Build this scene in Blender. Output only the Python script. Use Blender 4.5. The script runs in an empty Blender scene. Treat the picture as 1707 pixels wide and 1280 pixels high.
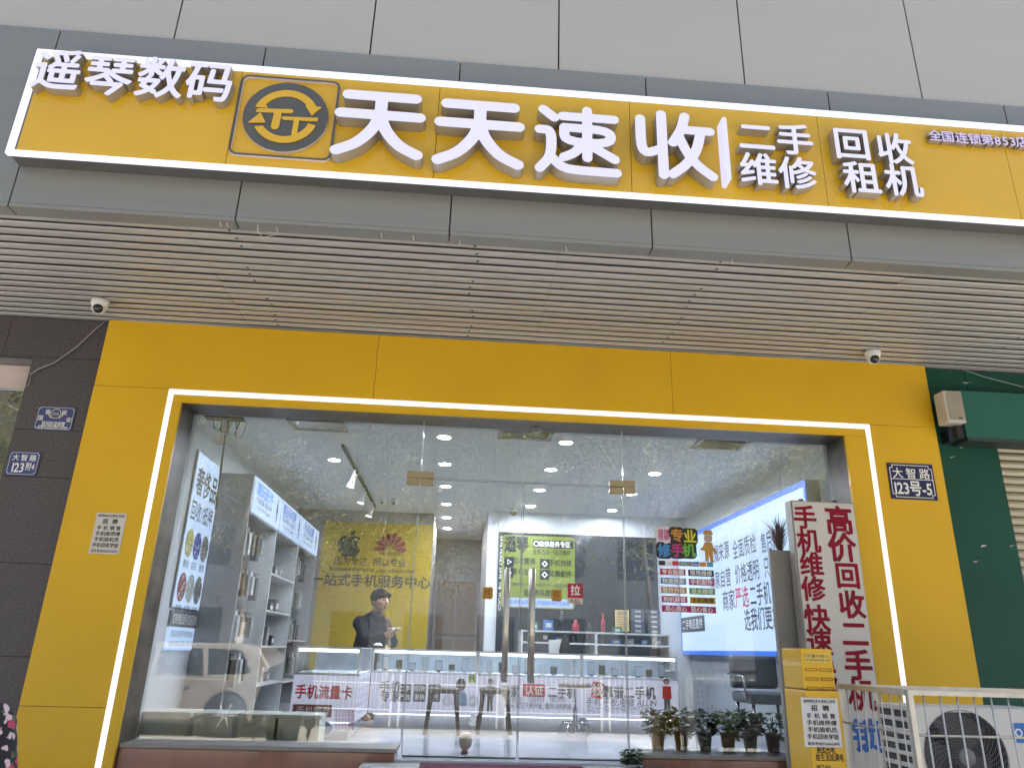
import bpy, math, random
import numpy as np
from mathutils import Vector, Matrix, noise as mnoise
random.seed(11)
S = bpy.context.scene
COL = S.collection
# ---------------------------------------------------------------- camera, world, sun, exposure
F_PX, YAW, PITCH, ROLL = 1230.0, math.radians(3.855), math.radians(19.876), math.radians(1.706)
CAM = np.array([0.0, -6.0, 1.45])
def _axes():
    cy, sy, cp, sp, cr, sr = (math.cos(YAW), math.sin(YAW), math.cos(PITCH), math.sin(PITCH), math.cos(ROLL), math.sin(ROLL))
    fw = np.array([sy*cp, cy*cp, sp]); rt = np.array([cy, -sy, 0.0]); up = np.cross(rt, fw)
    return cr*rt + sr*up, -sr*rt + cr*up, fw
RT, UP, FW = _axes()
cam = bpy.data.cameras.new('camera'); cam.sensor_width = 36.0; cam.lens = F_PX/1707*36.0
cam.clip_start = 0.05; cam.clip_end = 600
co = bpy.data.objects.new('camera', cam); COL.objects.link(co)
mw = Matrix.Identity(4)
for i in range(3):
    mw[i][0] = RT[i]; mw[i][1] = UP[i]; mw[i][2] = -FW[i]; mw[i][3] = CAM[i]
co.matrix_world = mw
S.camera = co
EXPO = 1.86
SUN_EL, SUN_AZ = 62.0, 24.0      # elevation; azimuth from +y towards +x: high behind the building
S.view_settings.view_transform = 'Standard'; S.view_settings.look = 'None'
S.view_settings.exposure = EXPO; S.view_settings.gamma = 1.0
w = bpy.data.worlds.new('World'); S.world = w; w.use_nodes = True
nt = w.node_tree; bg = nt.nodes['Background']
sky = nt.nodes.new('ShaderNodeTexSky'); sky.sky_type = 'NISHITA'; sky.sun_disc = False
sky.sun_elevation = math.radians(SUN_EL); sky.sun_rotation = math.radians(SUN_AZ)
sky.dust_density = 4.0; sky.air_density = 1.0; sky.ozone_density = 0.4
nt.links.new(sky.outputs[0], bg.inputs[0]); bg.inputs[1].default_value = 0.11
sl = bpy.data.lights.new('sun', 'SUN'); sl.energy = 5.0; sl.angle = math.radians(0.5); sl.color = (1.0, 0.94, 0.85)
so = bpy.data.objects.new('sun', sl); COL.objects.link(so)
_e, _a = math.radians(SUN_EL), math.radians(SUN_AZ)
sd = Vector((math.sin(_a)*math.cos(_e), math.cos(_a)*math.cos(_e), math.sin(_e)))
so.rotation_euler = sd.to_track_quat('Z', 'Y').to_euler(); so.location = (0, 0, 30)
cy_ = S.cycles
try:
    cy_.use_denoising = True; cy_.denoiser = 'OPENIMAGEDENOISE'
    cy_.max_bounces = 8; cy_.diffuse_bounces = 4; cy_.glossy_bounces = 4; cy_.transparent_max_bounces = 12
    cy_.sample_clamp_indirect = 4.0; cy_.caustics_reflective = False; cy_.caustics_refractive = False
except Exception: pass

def at(px, py, **k):
    """point where the sight line through a photo pixel meets the plane x, y or z = value (metres)"""
    (a, v), = k.items(); i = 'xyz'.index(a)
    d = (px-853.5)/F_PX*RT - (py-640)/F_PX*UP + FW
    return Vector(CAM + d*((v-CAM[i])/d[i]))

# ---------------------------------------------------------------- materials
def lin(c): c /= 255.0; return c/12.92 if c <= .04045 else ((c+.055)/1.055)**2.4
def srgb(r, g, b): return (lin(r), lin(g), lin(b))
MATS = {}
def pm(name, col, rough=.5, metal=0., var=.10, scale=6., bump=0., bscale=40., coat=0., spec=.5, stretch=None, rvar=.08, detail=4):
    """painted / plain surface with noise in colour and gloss"""
    if name in MATS: return MATS[name]
    m = bpy.data.materials.new(name); m.use_nodes = True; n = m.node_tree.nodes; L = m.node_tree.links
    b = n['Principled BSDF']; tc = n.new('ShaderNodeTexCoord'); mp = n.new('ShaderNodeMapping')
    L.new(tc.outputs['Object'], mp.inputs[0])
    if stretch: mp.inputs['Scale'].default_value = stretch
    nz = n.new('ShaderNodeTexNoise'); nz.inputs['Scale'].default_value = scale; nz.inputs['Detail'].default_value = detail
    L.new(mp.outputs[0], nz.inputs[0])
    rp = n.new('ShaderNodeValToRGB'); e = rp.color_ramp.elements
    e[0].position = .3; e[1].position = .7
    e[0].color = (*[max(0, c*(1-var)) for c in col], 1); e[1].color = (*[min(1, c*(1+var)) for c in col], 1)
    L.new(nz.outputs[0], rp.inputs[0]); L.new(rp.outputs[0], b.inputs['Base Color'])
    mr = n.new('ShaderNodeMapRange'); mr.inputs['To Min'].default_value = max(.02, rough-rvar); mr.inputs['To Max'].default_value = min(1, rough+rvar)
    L.new(nz.outputs[0], mr.inputs[0]); L.new(mr.outputs[0], b.inputs['Roughness'])
    b.inputs['Metallic'].default_value = metal; b.inputs['Specular IOR Level'].default_value = spec
    b.inputs['Coat Weight'].default_value = coat; b.inputs['Coat Roughness'].default_value = .06
    if bump:
        nb = n.new('ShaderNodeTexNoise'); nb.inputs['Scale'].default_value = bscale; nb.inputs['Detail'].default_value = 5
        L.new(mp.outputs[0], nb.inputs[0])
        bp = n.new('ShaderNodeBump'); bp.inputs['Strength'].default_value = bump; bp.inputs['Distance'].default_value = .01
        L.new(nb.outputs[0], bp.inputs['Height']); L.new(bp.outputs[0], b.inputs['Normal'])
        if coat: L.new(bp.outputs[0], b.inputs['Coat Normal'])
    MATS[name] = m; return m
def em(name, rgb, k=1.0, var=.03, scale=3.):
    """a surface that gives off light: shows as this display colour times k"""
    if name in MATS: return MATS[name]
    m = bpy.data.materials.new(name); m.use_nodes = True; n = m.node_tree.nodes; L = m.node_tree.links
    b = n['Principled BSDF']; c = srgb(*rgb)
    b.inputs['Base Color'].default_value = (*[x*.2 for x in c], 1); b.inputs['Roughness'].default_value = .35
    tc = n.new('ShaderNodeTexCoord'); nz = n.new('ShaderNodeTexNoise'); nz.inputs['Scale'].default_value = scale
    L.new(tc.outputs['Object'], nz.inputs[0])
    mr = n.new('ShaderNodeMapRange'); s = k/2**EXPO
    mr.inputs['To Min'].default_value = s*(1-var); mr.inputs['To Max'].default_value = s*(1+var)
    L.new(nz.outputs[0], mr.inputs[0]); L.new(mr.outputs[0], b.inputs['Emission Strength'])
    b.inputs['Emission Color'].default_value = (*c, 1)
    MATS[name] = m; return m
def glass(name, tint=(.93, .96, .95), ior=2.08, rough=0.0, wob=0.0):
    if name in MATS: return MATS[name]
    m = bpy.data.materials.new(name); m.use_nodes = True; n = m.node_tree.nodes; L = m.node_tree.links; n.clear()
    o = n.new('ShaderNodeOutputMaterial'); mx = n.new('ShaderNodeMixShader'); t = n.new('ShaderNodeBsdfTransparent'); g = n.new('ShaderNodeBsdfGlossy')
    fr = n.new('ShaderNodeFresnel'); fr.inputs[0].default_value = ior
    t.inputs[0].default_value = (*tint, 1); g.inputs['Roughness'].default_value = rough; g.inputs[0].default_value = (.97, 1, 1, 1)
    if wob:
        tc = n.new('ShaderNodeTexCoord'); nz = n.new('ShaderNodeTexNoise'); nz.inputs['Scale'].default_value = 1.3; nz.inputs['Detail'].default_value = 1
        bp = n.new('ShaderNodeBump'); bp.inputs['Strength'].default_value = wob; bp.inputs['Distance'].default_value = .01
        L.new(tc.outputs['Object'], nz.inputs[0]); L.new(nz.outputs[0], bp.inputs['Height']); L.new(bp.outputs[0], g.inputs['Normal'])
    L.new(fr.outputs[0], mx.inputs[0]); L.new(t.outputs[0], mx.inputs[1]); L.new(g.outputs[0], mx.inputs[2]); L.new(mx.outputs[0], o.inputs[0])
    MATS[name] = m; return m
def spotted(name, base, cols, scale=14., thr=.32, rough=.8):
    """cloth or stone with coloured blobs on a base"""
    if name in MATS: return MATS[name]
    m = bpy.data.materials.new(name); m.use_nodes = True; n = m.node_tree.nodes; L = m.node_tree.links
    b = n['Principled BSDF']; b.inputs['Roughness'].default_value = rough
    tc = n.new('ShaderNodeTexCoord'); prev = None
    nz = n.new('ShaderNodeTexNoise'); nz.inputs['Scale'].default_value = scale*1.6; L.new(tc.outputs['Object'], nz.inputs[0])
    for i, c in enumerate(cols):
        v = n.new('ShaderNodeTexVoronoi'); v.inputs['Scale'].default_value = scale*(1+.45*i)
        ad = n.new('ShaderNodeVectorMath'); ad.operation = 'MULTIPLY_ADD'
        L.new(nz.outputs['Color'], ad.inputs[0]); ad.inputs[1].default_value = (.06, .06, .06)
        mpp = n.new('ShaderNodeMapping'); mpp.inputs['Location'].default_value = (i*3.3, i*1.7, i*.9)
        L.new(tc.outputs['Object'], mpp.inputs[0]); L.new(mpp.outputs[0], ad.inputs[2]); L.new(ad.outputs[0], v.inputs['Vector'])
        rp = n.new('ShaderNodeValToRGB'); rp.color_ramp.elements[0].position = thr; rp.color_ramp.elements[1].position = thr+.04
        rp.color_ramp.elements[0].color = (1, 1, 1, 1); rp.color_ramp.elements[1].color = (0, 0, 0, 1)
        L.new(v.outputs['Distance'], rp.inputs[0])
        mx = n.new('ShaderNodeMix'); mx.data_type = 'RGBA'
        L.new(rp.outputs[0], mx.inputs[0])
        if prev is None: mx.inputs[6].default_value = (*base, 1)
        else: L.new(prev, mx.inputs[6])
        mx.inputs[7].default_value = (*c, 1); prev = mx.outputs[2]
    L.new(prev, b.inputs['Base Color'])
    MATS[name] = m; return m

# ---------------------------------------------------------------- mesh helpers
def wloc(o):
    v = Vector((0, 0, 0))
    while o: v += o.location; o = o.parent
    return v
def tag(o, label=None, cat=None, group=None, kind=None):
    if label: o['label'] = label
    if cat: o['category'] = cat
    if group: o['group'] = group
    if kind: o['kind'] = kind
    return o
def thing(name, label, cat, loc=(0, 0, 0), group=None):
    o = bpy.data.objects.new(name, None); o.empty_display_size = .1; COL.objects.link(o); o.location = loc
    return tag(o, label, cat, group)
class MB:
    def __init__(s): s.v = []; s.f = []; s.mi = []; s.sm = []
    def add(s, vs, fs, mi=0, smooth=False):
        o = len(s.v); s.v += [tuple(p) for p in vs]
        for f in fs: s.f.append([i+o for i in f]); s.mi.append(mi); s.sm.append(smooth)
        return s
    def box(s, x0, x1, y0, y1, z0, z1, mi=0):
        x0, x1 = min(x0, x1), max(x0, x1); y0, y1 = min(y0, y1), max(y0, y1); z0, z1 = min(z0, z1), max(z0, z1)
        return s.add([(x0,y0,z0),(x1,y0,z0),(x1,y1,z0),(x0,y1,z0),(x0,y0,z1),(x1,y0,z1),(x1,y1,z1),(x0,y1,z1)],
                     [(0,3,2,1),(4,5,6,7),(0,1,5,4),(1,2,6,5),(2,3,7,6),(3,0,4,7)], mi)
    def quad(s, a, b, c, d, mi=0): return s.add([a, b, c, d], [(0, 1, 2, 3)], mi)
    def tube(s, pts, r, n=8, mi=0, caps=True, smooth=True):
        pts = [Vector(p) for p in pts]; rs = r if isinstance(r, (list, tuple)) else [r]*len(pts)
        vs = []; prev = None
        for i, p in enumerate(pts):
            d = (pts[min(i+1, len(pts)-1)] - pts[max(i-1, 0)])
            d = d.normalized() if d.length > 1e-9 else Vector((0, 0, 1))
            if prev is None:
                a = d.orthogonal().normalized()
            else:
                a = (prev - d*prev.dot(d)); a = a.normalized() if a.length > 1e-6 else d.orthogonal().normalized()
            prev = a; b = d.cross(a)
            for k in range(n):
                t = 2*math.pi*(k+.5)/n; vs.append(p + (a*math.cos(t) + b*math.sin(t))*rs[i])
        fs = [(i*n+k, i*n+(k+1) % n, (i+1)*n+(k+1) % n, (i+1)*n+k) for i in range(len(pts)-1) for k in range(n)]
        s.add(vs, fs, mi, smooth)
        if caps:
            o = len(s.v)-len(vs); m = len(pts)-1
            s.f.append([o+k for k in range(n)][::-1]); s.mi.append(mi); s.sm.append(False)
            s.f.append([o+m*n+k for k in range(n)]); s.mi.append(mi); s.sm.append(False)
        return s
    def lathe(s, c, prof, n=20, mi=0, axis=(0, 0, 1), smooth=True):
        ax = Vector(axis).normalized(); a = ax.orthogonal().normalized(); b = ax.cross(a); c = Vector(c)
        vs = []
        for r, h in prof:
            for k in range(n):
                t = 2*math.pi*k/n; vs.append(c + ax*h + (a*math.cos(t)+b*math.sin(t))*max(r, 1e-4))
        fs = [(i*n+k, i*n+(k+1) % n, (i+1)*n+(k+1) % n, (i+1)*n+k) for i in range(len(prof)-1) for k in range(n)]
        return s.add(vs, fs, mi, smooth)
    def ball(s, c, rx, ry=None, rz=None, n=14, m=10, mi=0):
        ry = ry or rx; rz = rz or rx; vs = []
        for i in range(m+1):
            ph = math.pi*i/m
            for k in range(n):
                t = 2*math.pi*k/n; vs.append((c[0]+rx*math.sin(ph)*math.cos(t), c[1]+ry*math.sin(ph)*math.sin(t), c[2]-rz*math.cos(ph)))
        return s.add(vs, [(i*n+k, i*n+(k+1) % n, (i+1)*n+(k+1) % n, (i+1)*n+k) for i in range(m) for k in range(n)], mi, True)
    def prism(s, poly, O, U, V, d, mi=0):
        """polygon (u,v) on plane O,U,V pushed back by d along -(U x V)"""
        O, U, V = Vector(O), Vector(U), Vector(V); N = U.cross(V).normalized()
        a = [O+U*u+V*v for u, v in poly]; b = [p-N*d for p in a]; n = len(poly)
        return s.add(a+b, [list(range(n)), list(range(n, 2*n))[::-1]] + [(i, i+n, (i+1) % n+n, (i+1) % n) for i in range(n)], mi)
    def build(s, name, mats, parent=None, bevel=0, label=None, cat=None, group=None, kind=None, origin=None):
        if not isinstance(mats, (list, tuple)): mats = [mats]
        if parent: off = wloc(parent)
        elif origin is not None: off = Vector(origin)
        else:
            A = np.array(s.v); lo, hi = A.min(0), A.max(0); off = Vector(((lo[0]+hi[0])/2, (lo[1]+hi[1])/2, lo[2]))
        me = bpy.data.meshes.new(name)
        me.from_pydata([(p[0]-off.x, p[1]-off.y, p[2]-off.z) for p in s.v], [], s.f)
        for m in mats: me.materials.append(m)
        me.polygons.foreach_set('material_index', s.mi); me.polygons.foreach_set('use_smooth', s.sm); me.update()
        o = bpy.data.objects.new(name, me); COL.objects.link(o)
        if parent: o.parent = parent
        else: o.location = off
        if bevel:
            b = o.modifiers.new('bevel', 'BEVEL'); b.width = bevel; b.segments = 2; b.limit_method = 'ANGLE'; b.angle_limit = .6
        return tag(o, label, cat, group, kind)
def copy_thing(src, loc, label=None, rotz=None):
    def cp(o, parent):
        c = o.copy(); COL.objects.link(c)
        if parent: c.parent = parent
        for ch in o.children: cp(ch, c)
        return c
    r = cp(src, None); r.location = loc
    if rotz is not None: r.rotation_euler[2] = rotz
    if label: r['label'] = label
    return r

# ---------------------------------------------------------------- lettering: glyph outlines thickened through a distance field
def contour(field, x0, y0, h):
    """closed loops of field = 0 (inside < 0), marching squares"""
    ny, nx = field.shape; ins = field < 0
    code = ins[:-1, :-1]*1 + ins[:-1, 1:]*2 + ins[1:, 1:]*4 + ins[1:, :-1]*8
    segs = {}
    T = {1:[(3,0)],2:[(0,1)],3:[(3,1)],4:[(1,2)],5:[(3,0),(1,2)],6:[(0,2)],7:[(3,2)],8:[(2,3)],9:[(2,0)],10:[(0,1),(2,3)],11:[(2,1)],12:[(1,3)],13:[(1,0)],14:[(0,3)]}
    def key(i, j, e):
        return (i, j, 0) if e == 0 else (i, j+1, 1) if e == 1 else (i+1, j, 0) if e == 2 else (i, j, 1)
    def pt(k):
        i, j, d = k
        if d == 0: a, b = field[i, j], field[i, j+1]; t = a/(a-b); return (x0+(j+t)*h, y0+i*h)
        a, b = field[i, j], field[i+1, j]; t = a/(a-b); return (x0+j*h, y0+(i+t)*h)
    ii, jj = np.nonzero((code > 0) & (code < 15))
    for i, j in zip(ii.tolist(), jj.tolist()):
        for a, b in T[int(code[i, j])]: segs[key(i, j, a)] = key(i, j, b)
    loops = []
    while segs:
        k0, k = segs.popitem(); lp = [pt(k0)]
        while k != k0 and k in segs: lp.append(pt(k)); k = segs.pop(k)
        if len(lp) > 5: loops.append(simplify(lp, h*.10))
    return [l for l in loops if len(l) > 2]
def simplify(lp, tol):
    keep = [lp[0]]; i = 0; n = len(lp)
    while i < n-1:
        j = min(i+2, n-1); best = i+1
        while j <= n-1 and j-i < 24:
            ax, ay = lp[i]; bx, by = lp[j]; d = math.hypot(bx-ax, by-ay) or 1e-9
            if j > i+1 and max(abs((bx-ax)*(ay-lp[k][1])-(ax-lp[k][0])*(by-ay))/d for k in range(i+1, j)) > tol: break
            best = j; j += 1
        i = best; keep.append(lp[i])
    return keep
def seg_dist(X, Y, segs):
    D = np.full(X.shape, 9.0)
    for (ax, ay, bx, by) in segs:
        dx, dy = bx-ax, by-ay; q = dx*dx+dy*dy or 1e-12
        t = np.clip(((X-ax)*dx+(Y-ay)*dy)/q, 0, 1); D = np.minimum(D, np.hypot(X-ax-t*dx, Y-ay-t*dy))
    return D
GL = {}
def glyph(ch, r, N, soft=0.):
    k = (ch, r, N, soft)
    if k in GL: return GL[k]
    cu = bpy.data.curves.new('g', 'FONT'); cu.body = ch; cu.resolution_u = 2 if N < 80 else 4
    o = bpy.data.objects.new('g', cu); me = bpy.data.meshes.new_from_object(o)
    cnt = {}
    for p in me.polygons:
        for e in p.edge_keys: cnt[e] = cnt.get(e, 0)+1
    vs = [v.co for v in me.vertices]
    segs = [(vs[a].x, vs[a].y, vs[b].x, vs[b].y) for (a, b), c in cnt.items() if c == 1]
    bpy.data.objects.remove(o); bpy.data.curves.remove(cu); bpy.data.meshes.remove(me)
    if not segs: GL[k] = ([], .32); return GL[k]
    A = np.array(segs); xl, xh = min(A[:,0].min(), A[:,2].min()), max(A[:,0].max(), A[:,2].max())
    yl, yh = min(A[:,1].min(), A[:,3].min()), max(A[:,1].max(), A[:,3].max()); h = 1.0/N; mg = r+2.5*h
    xs = np.arange(xl-mg, xh+mg+h, h)+1.3e-5; ys = np.arange(yl-mg, yh+mg+h, h)+1.7e-5; X, Y = np.meshgrid(xs, ys)
    D = seg_dist(X, Y, segs); par = np.zeros(X.shape, bool)
    for (ax, ay, bx, by) in segs:
        if ay == by: continue
        c = ((ay > Y) != (by > Y)) & (X < (bx-ax)*(Y-ay)/(by-ay)+ax); par ^= c
    f = np.where(par, -D, D)
    if soft:   # thin the strokes, then thicken again: round stroke ends
        core = contour(f+soft, xs[0], ys[0], h); cs = [(*l[i-1], *l[i]) for l in core for i in range(len(l))]
        if cs:
            D2 = seg_dist(X, Y, cs); f = np.minimum(np.where(f+soft < 0, -D2, D2)-soft, f+.004)
    f = f - r
    cjk = ord(ch) > 0x2000
    GL[k] = (contour(f, xs[0], ys[0], h), 1.0 if cjk else xh-xl+.09, 0.0 if cjk else xl-.045); return GL[k]
def strokes_loops(paths, r, N=110):
    segs = []
    for p in paths:
        if len(p) > 2:   # round the bends a little
            q = [p[0]]
            for i in range(1, len(p)-1):
                a, b, c = p[i-1], p[i], p[i+1]
                for t in (0, .25, .5, .75, 1):
                    m1 = (b[0]+(a[0]-b[0])*.45, b[1]+(a[1]-b[1])*.45); m2 = (b[0]+(c[0]-b[0])*.45, b[1]+(c[1]-b[1])*.45)
                    q.append(((1-t)**2*m1[0]+2*t*(1-t)*b[0]+t*t*m2[0], (1-t)**2*m1[1]+2*t*(1-t)*b[1]+t*t*m2[1]))
            p = q+[p[-1]]
        segs += [(*p[i], *p[i+1]) for i in range(len(p)-1)]
    h = 1.0/N; xs = np.arange(-.15, 1.15, h)+1e-5; X, Y = np.meshgrid(xs, xs)
    return contour(seg_dist(X, Y, segs)-r, xs[0], xs[0], h)
def loops_mesh(loops, depth):
    cu = bpy.data.curves.new('c', 'CURVE'); cu.dimensions = '2D'; cu.fill_mode = 'BOTH' if depth else 'FRONT'; cu.extrude = depth/2
    for lp in loops:
        sp = cu.splines.new('POLY'); sp.points.add(len(lp)-1); sp.use_cyclic_u = True
        sp.points.foreach_set('co', [c for p in lp for c in (p[0], p[1], 0, 1)])
    o = bpy.data.objects.new('c', cu); me = bpy.data.meshes.new_from_object(o)
    vs = [v.co.copy() for v in me.vertices]; fs = [(list(p.vertices), p.normal.z) for p in me.polygons]
    bpy.data.objects.remove(o); bpy.data.curves.remove(cu); bpy.data.meshes.remove(me)
    return vs, fs
AX = (Vector((1, 0, 0)), Vector((0, 0, 1)))
def put_loops(mb, loops, O, U, V, depth=0., mi=0, mside=None):
    """loops already in metres on plane (O,U,V); front face stands `depth` proud of O"""
    if not loops: return mb
    vs, fs = loops_mesh(loops, depth); O, U, V = Vector(O), Vector(U), Vector(V); N = U.cross(V).normalized()
    o = len(mb.v); mb.v += [tuple(O+U*p.x+V*p.y+N*(p.z+depth/2)) for p in vs]
    for f, nz in fs:
        if not depth and nz < 0: f = f[::-1]
        mb.f.append([i+o for i in f]); mb.mi.append(mi if (not depth or nz > .5) else (mside if mside is not None else mi)); mb.sm.append(False)
    return mb
def line_loops(body, size, r=.0, N=56, width=None, gap=0., slant=0., soft=0.):
    x = 0; out = []
    for ch in body:
        if ch == ' ': x += .36; continue
        g = glyph(ch, r, N, soft); dx = x - (g[2] if len(g) > 2 else 0)
        out += [[(px+dx, py-.37) for px, py in lp] for lp in g[0]]; x += g[1]+gap
    x -= gap; sx = size
    if width: sx = width/x
    return [[((px-x/2)*sx + slant*py*size, py*size) for px, py in lp] for lp in out]
def letters(mb, body, O, size, U=AX[0], V=AX[1], r=.012, N=56, width=None, gap=0., depth=0., mi=0, mside=None, slant=0.):
    return put_loops(mb, line_loops(body, size, r, N, width, gap, slant), O, U, V, depth, mi, mside)
def rrect(w, h, r=.02, n=4):
    o = []
    for cx, cy, a in ((w/2-r, h/2-r, 0), (-w/2+r, h/2-r, 1), (-w/2+r, -h/2+r, 2), (w/2-r, -h/2+r, 3)):
        for k in range(n+1):
            t = (a+k/n)*math.pi/2; o.append((cx+r*math.cos(t), cy+r*math.sin(t)))
    return o
def circ(r, n=32, cx=0, cy=0, ry=None): return [(cx+r*math.cos(2*math.pi*k/n), cy+(ry or r)*math.sin(2*math.pi*k/n)) for k in range(n)]
def shift(lp, dx, dy): return [(x+dx, y+dy) for x, y in lp]
# ================================================================ palette
YEL = pm('yellow composite panel', (.70, .418, .016), .34, var=.05, scale=1.2, coat=.12, bump=.02, bscale=2.5, spec=.3)
YELS = pm('yellow sign panel', (.67, .405, .022), .2, var=.04, scale=1.5, coat=.3, bump=.07, bscale=2.2, spec=.3)
GREY = pm('grey metal cladding', (.235, .240, .230), .42, metal=.25, var=.06, scale=1.0, stretch=(.25, 1, 4), bump=.015, bscale=3)
PALE = pm('pale grey cladding', (.46, .437, .405), .45, metal=.15, var=.035, scale=.7, stretch=(.3, 1, 3))
DARKGAP = pm('dark joint', (.012, .012, .013), .8)
SLAT = pm('aluminium slat', (.50, .492, .48), .42, metal=.3, var=.07, scale=1.2, stretch=(.2, 3, 1))
LEDW = em('white strip light', (236, 240, 255), 1.25)
FACE = em('lit letter face', (224, 222, 250), .93)
FACE2 = em('pale lilac letter face', (205, 190, 232), .9)
RETURN = pm('silver letter return', (.40, .38, .35), .35, metal=.45, var=.05)
EMB = pm('charcoal emblem', (.085, .087, .085), .45)
EMBS = pm('pale emblem edge', (.6, .55, .53), .5)
GRAN = pm('dark granite', (.072, .063, .068), .40, var=.35, scale=55, detail=8, rvar=.12, bump=.02, bscale=60)
JOINT = pm('granite joint', (.17, .165, .16), .9)
GREEN = pm('dark green paint', (.008, .068, .046), .5, var=.12, scale=1.4, bump=.03, bscale=6, spec=.25)
GREEN2 = pm('green sign cover', (.006, .11, .085), .33, var=.10, scale=1.2)
SHUT = pm('beige roller shutter', (.42, .38, .29), .45, metal=.1, var=.08, scale=2, stretch=(.2, 1, 8))
WHITE = pm('white plastic', (.72, .72, .70), .35, var=.03)
BLACKP = pm('black plastic', (.012, .012, .013), .25)
CLAMP = pm('brown brushed clamp', (.34, .29, .23), .3, metal=.85, var=.06, scale=4, stretch=(1, 1, 12))
STEEL = pm('brushed steel', (.66, .61, .52), .3, metal=.75, var=.06, scale=4, stretch=(1, 1, 12))
DIRTY = pm('stained steel channel', (.13, .108, .085), .42, metal=.45, var=.55, scale=5, stretch=(1, 1, 1.6), detail=8, rvar=.2)
PLINTH = pm('brown polished stone', (.27, .125, .085), .22, var=.14, scale=3, stretch=(2, 2, .5), coat=.3)
PLINTHTOP = pm('grey stone ledge', (.27, .25, .235), .4, var=.1)
NAVY = pm('navy enamel', (.008, .011, .085), .3, var=.1)
BLUEP = pm('faded blue enamel', (.045, .06, .20), .4, var=.12)
PRINTW = pm('white print', (.80, .80, .78), .5, var=.03)
PRINTK = pm('black print', (.018, .018, .02), .5)
PAPER = pm('paper', (.62, .58, .53), .7, var=.05, scale=3)
RED = pm('crimson print', (.23, .004, .022), .5, spec=.2)
RED2 = pm('bright red print', (.55, .01, .02), .45)
GLASS = glass('shop glass', wob=.012)
EDGE = pm('glass edge', (.34, .38, .37), .25, var=.1)
SILICONE = pm('grey joint silicone', (.36, .40, .39), .4)

YF = -1.754      # fascia plane of the canopy
FL = .68         # shop floor level above the pavement
YG = .20         # glass plane
# ================================================================ ground and street
MB().quad((-60, -60, 0), (60, -60, 0), (60, 40, 0), (-60, 40, 0)).build('ground', pm('ground earth', (.18, .17, .15), .9, var=.2, scale=1), kind='structure', origin=(0, 0, 0))
MB().box(-25, 25, -8.9, .0, -.1, .004).build('pavement', pm('pavement slabs', (.44, .42, .385), .8, var=.15, scale=3, bump=.2, bscale=20), kind='structure', origin=(0, -4, 0))
MB().quad((-60, -24, .008), (60, -24, .008), (60, -9.05, .008), (-60, -9.05, .008)).build('road', pm('asphalt', (.085, .083, .08), .85, var=.2, scale=30), kind='structure', origin=(0, -16, 0))
MB().box(-25, 25, -9.05, -8.9, -.1, .02).build('kerb', pm('kerb stone', (.4, .39, .37), .8), kind='structure', origin=(0, -9, 0))

# ================================================================ canopy, upper wall
cp = thing('canopy', 'grey metal canopy with slatted soffit above the yellow shopfront', 'canopy', (.5, YF, 4.03))
seams = [-5.75, -4.345, -2.944, -1.535, -.156, 1.2, 2.577, 3.952, 5.33, 6.7, 8.1]
m = MB()
for a, b in zip(seams, seams[1:]):
    m.box(a+.004, b-.004, YF, YF+.03, 4.035, 5.44)
    m.box(a+.004, b-.004, YF, YF+.12, 4.006, 4.0345)
m.build('fascia', GREY, cp, bevel=.004)
MB().box(-5.75, 8.1, YF+.034, YF+.06, 4.037, 5.43).box(-5.75, 8.1, YF+.06, YF+.1, 4.05, 5.2).build('fascia_backing', DARKGAP, cp)
MB().box(-5.75, 8.1, YF+.032, .3, 5.40, 5.44).build('canopy_top', GREY, cp)
m = MB(); y = YF+.135; i = 0; pitch = .1022
while y < .28:
    wd = .0885; z = 4.035
    prof = [(0, .004), (.001, .001), (.004, 0), (.02, -.0015), (.042, -.001), (wd-.018, .002), (wd-.006, .007), (wd, .016)]
    xs = [-5.7, -4.2, -1.9, .6, 3.1, 5.6, 8.05]
    for xa, xb in zip(xs, xs[1:]):
        jj = random.uniform(-.002, .002)
        vs = [(x, y+u, z+h+jj) for x in (xa+.001, xb-.001) for u, h in prof]; n = len(prof)
        m.add(vs, [(k, k+1, n+k+1, n+k) for k in range(n-1)], 0, True)
    y += pitch; i += 1
m.build('soffit', SLAT, cp)
MB().box(-5.7, 8.05, YF+.12, .3, 4.075, 4.10).build('soffit_backing', pm('soffit cavity', (.19, .18, .17), .95, spec=.1), cp)
SCR = pm('dark screw', (.025, .022, .02), .5)
for xr in (-1.62, .02, 1.72, 4.6):
    for k in range(17):
        y = YF+.135+pitch*k+.04
        MB().lathe((xr+random.uniform(-.006, .006)+.02*math.sin(k*.7), y, 4.0335), [(0, 0), (.011, 0), (.011, .003)], 8).build('soffit_screw', SCR, cp)
for px, py in ((368, 366), (379, 367), (430, 371), (462, 375), (635, 384), (688, 389), (765, 397), (942, 407), (1218, 428)):
    p = at(px, py, z=4.03)
    MB().tube([(p.x, p.y+.0, 4.036), (p.x+.004, p.y-.01, 4.0), (p.x+.012, p.y, 3.975)], .0022, 5).build('cable_tie', WHITE, cp)
MB().tube([at(430, 371, z=4.03)-Vector((0,0,.05)), at(440, 380, z=4.03)-Vector((0,0,.075)), at(462, 379, z=4.03)-Vector((0,0,.055))], .0022, 5).build('loose_wire', WHITE, cp)

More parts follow.
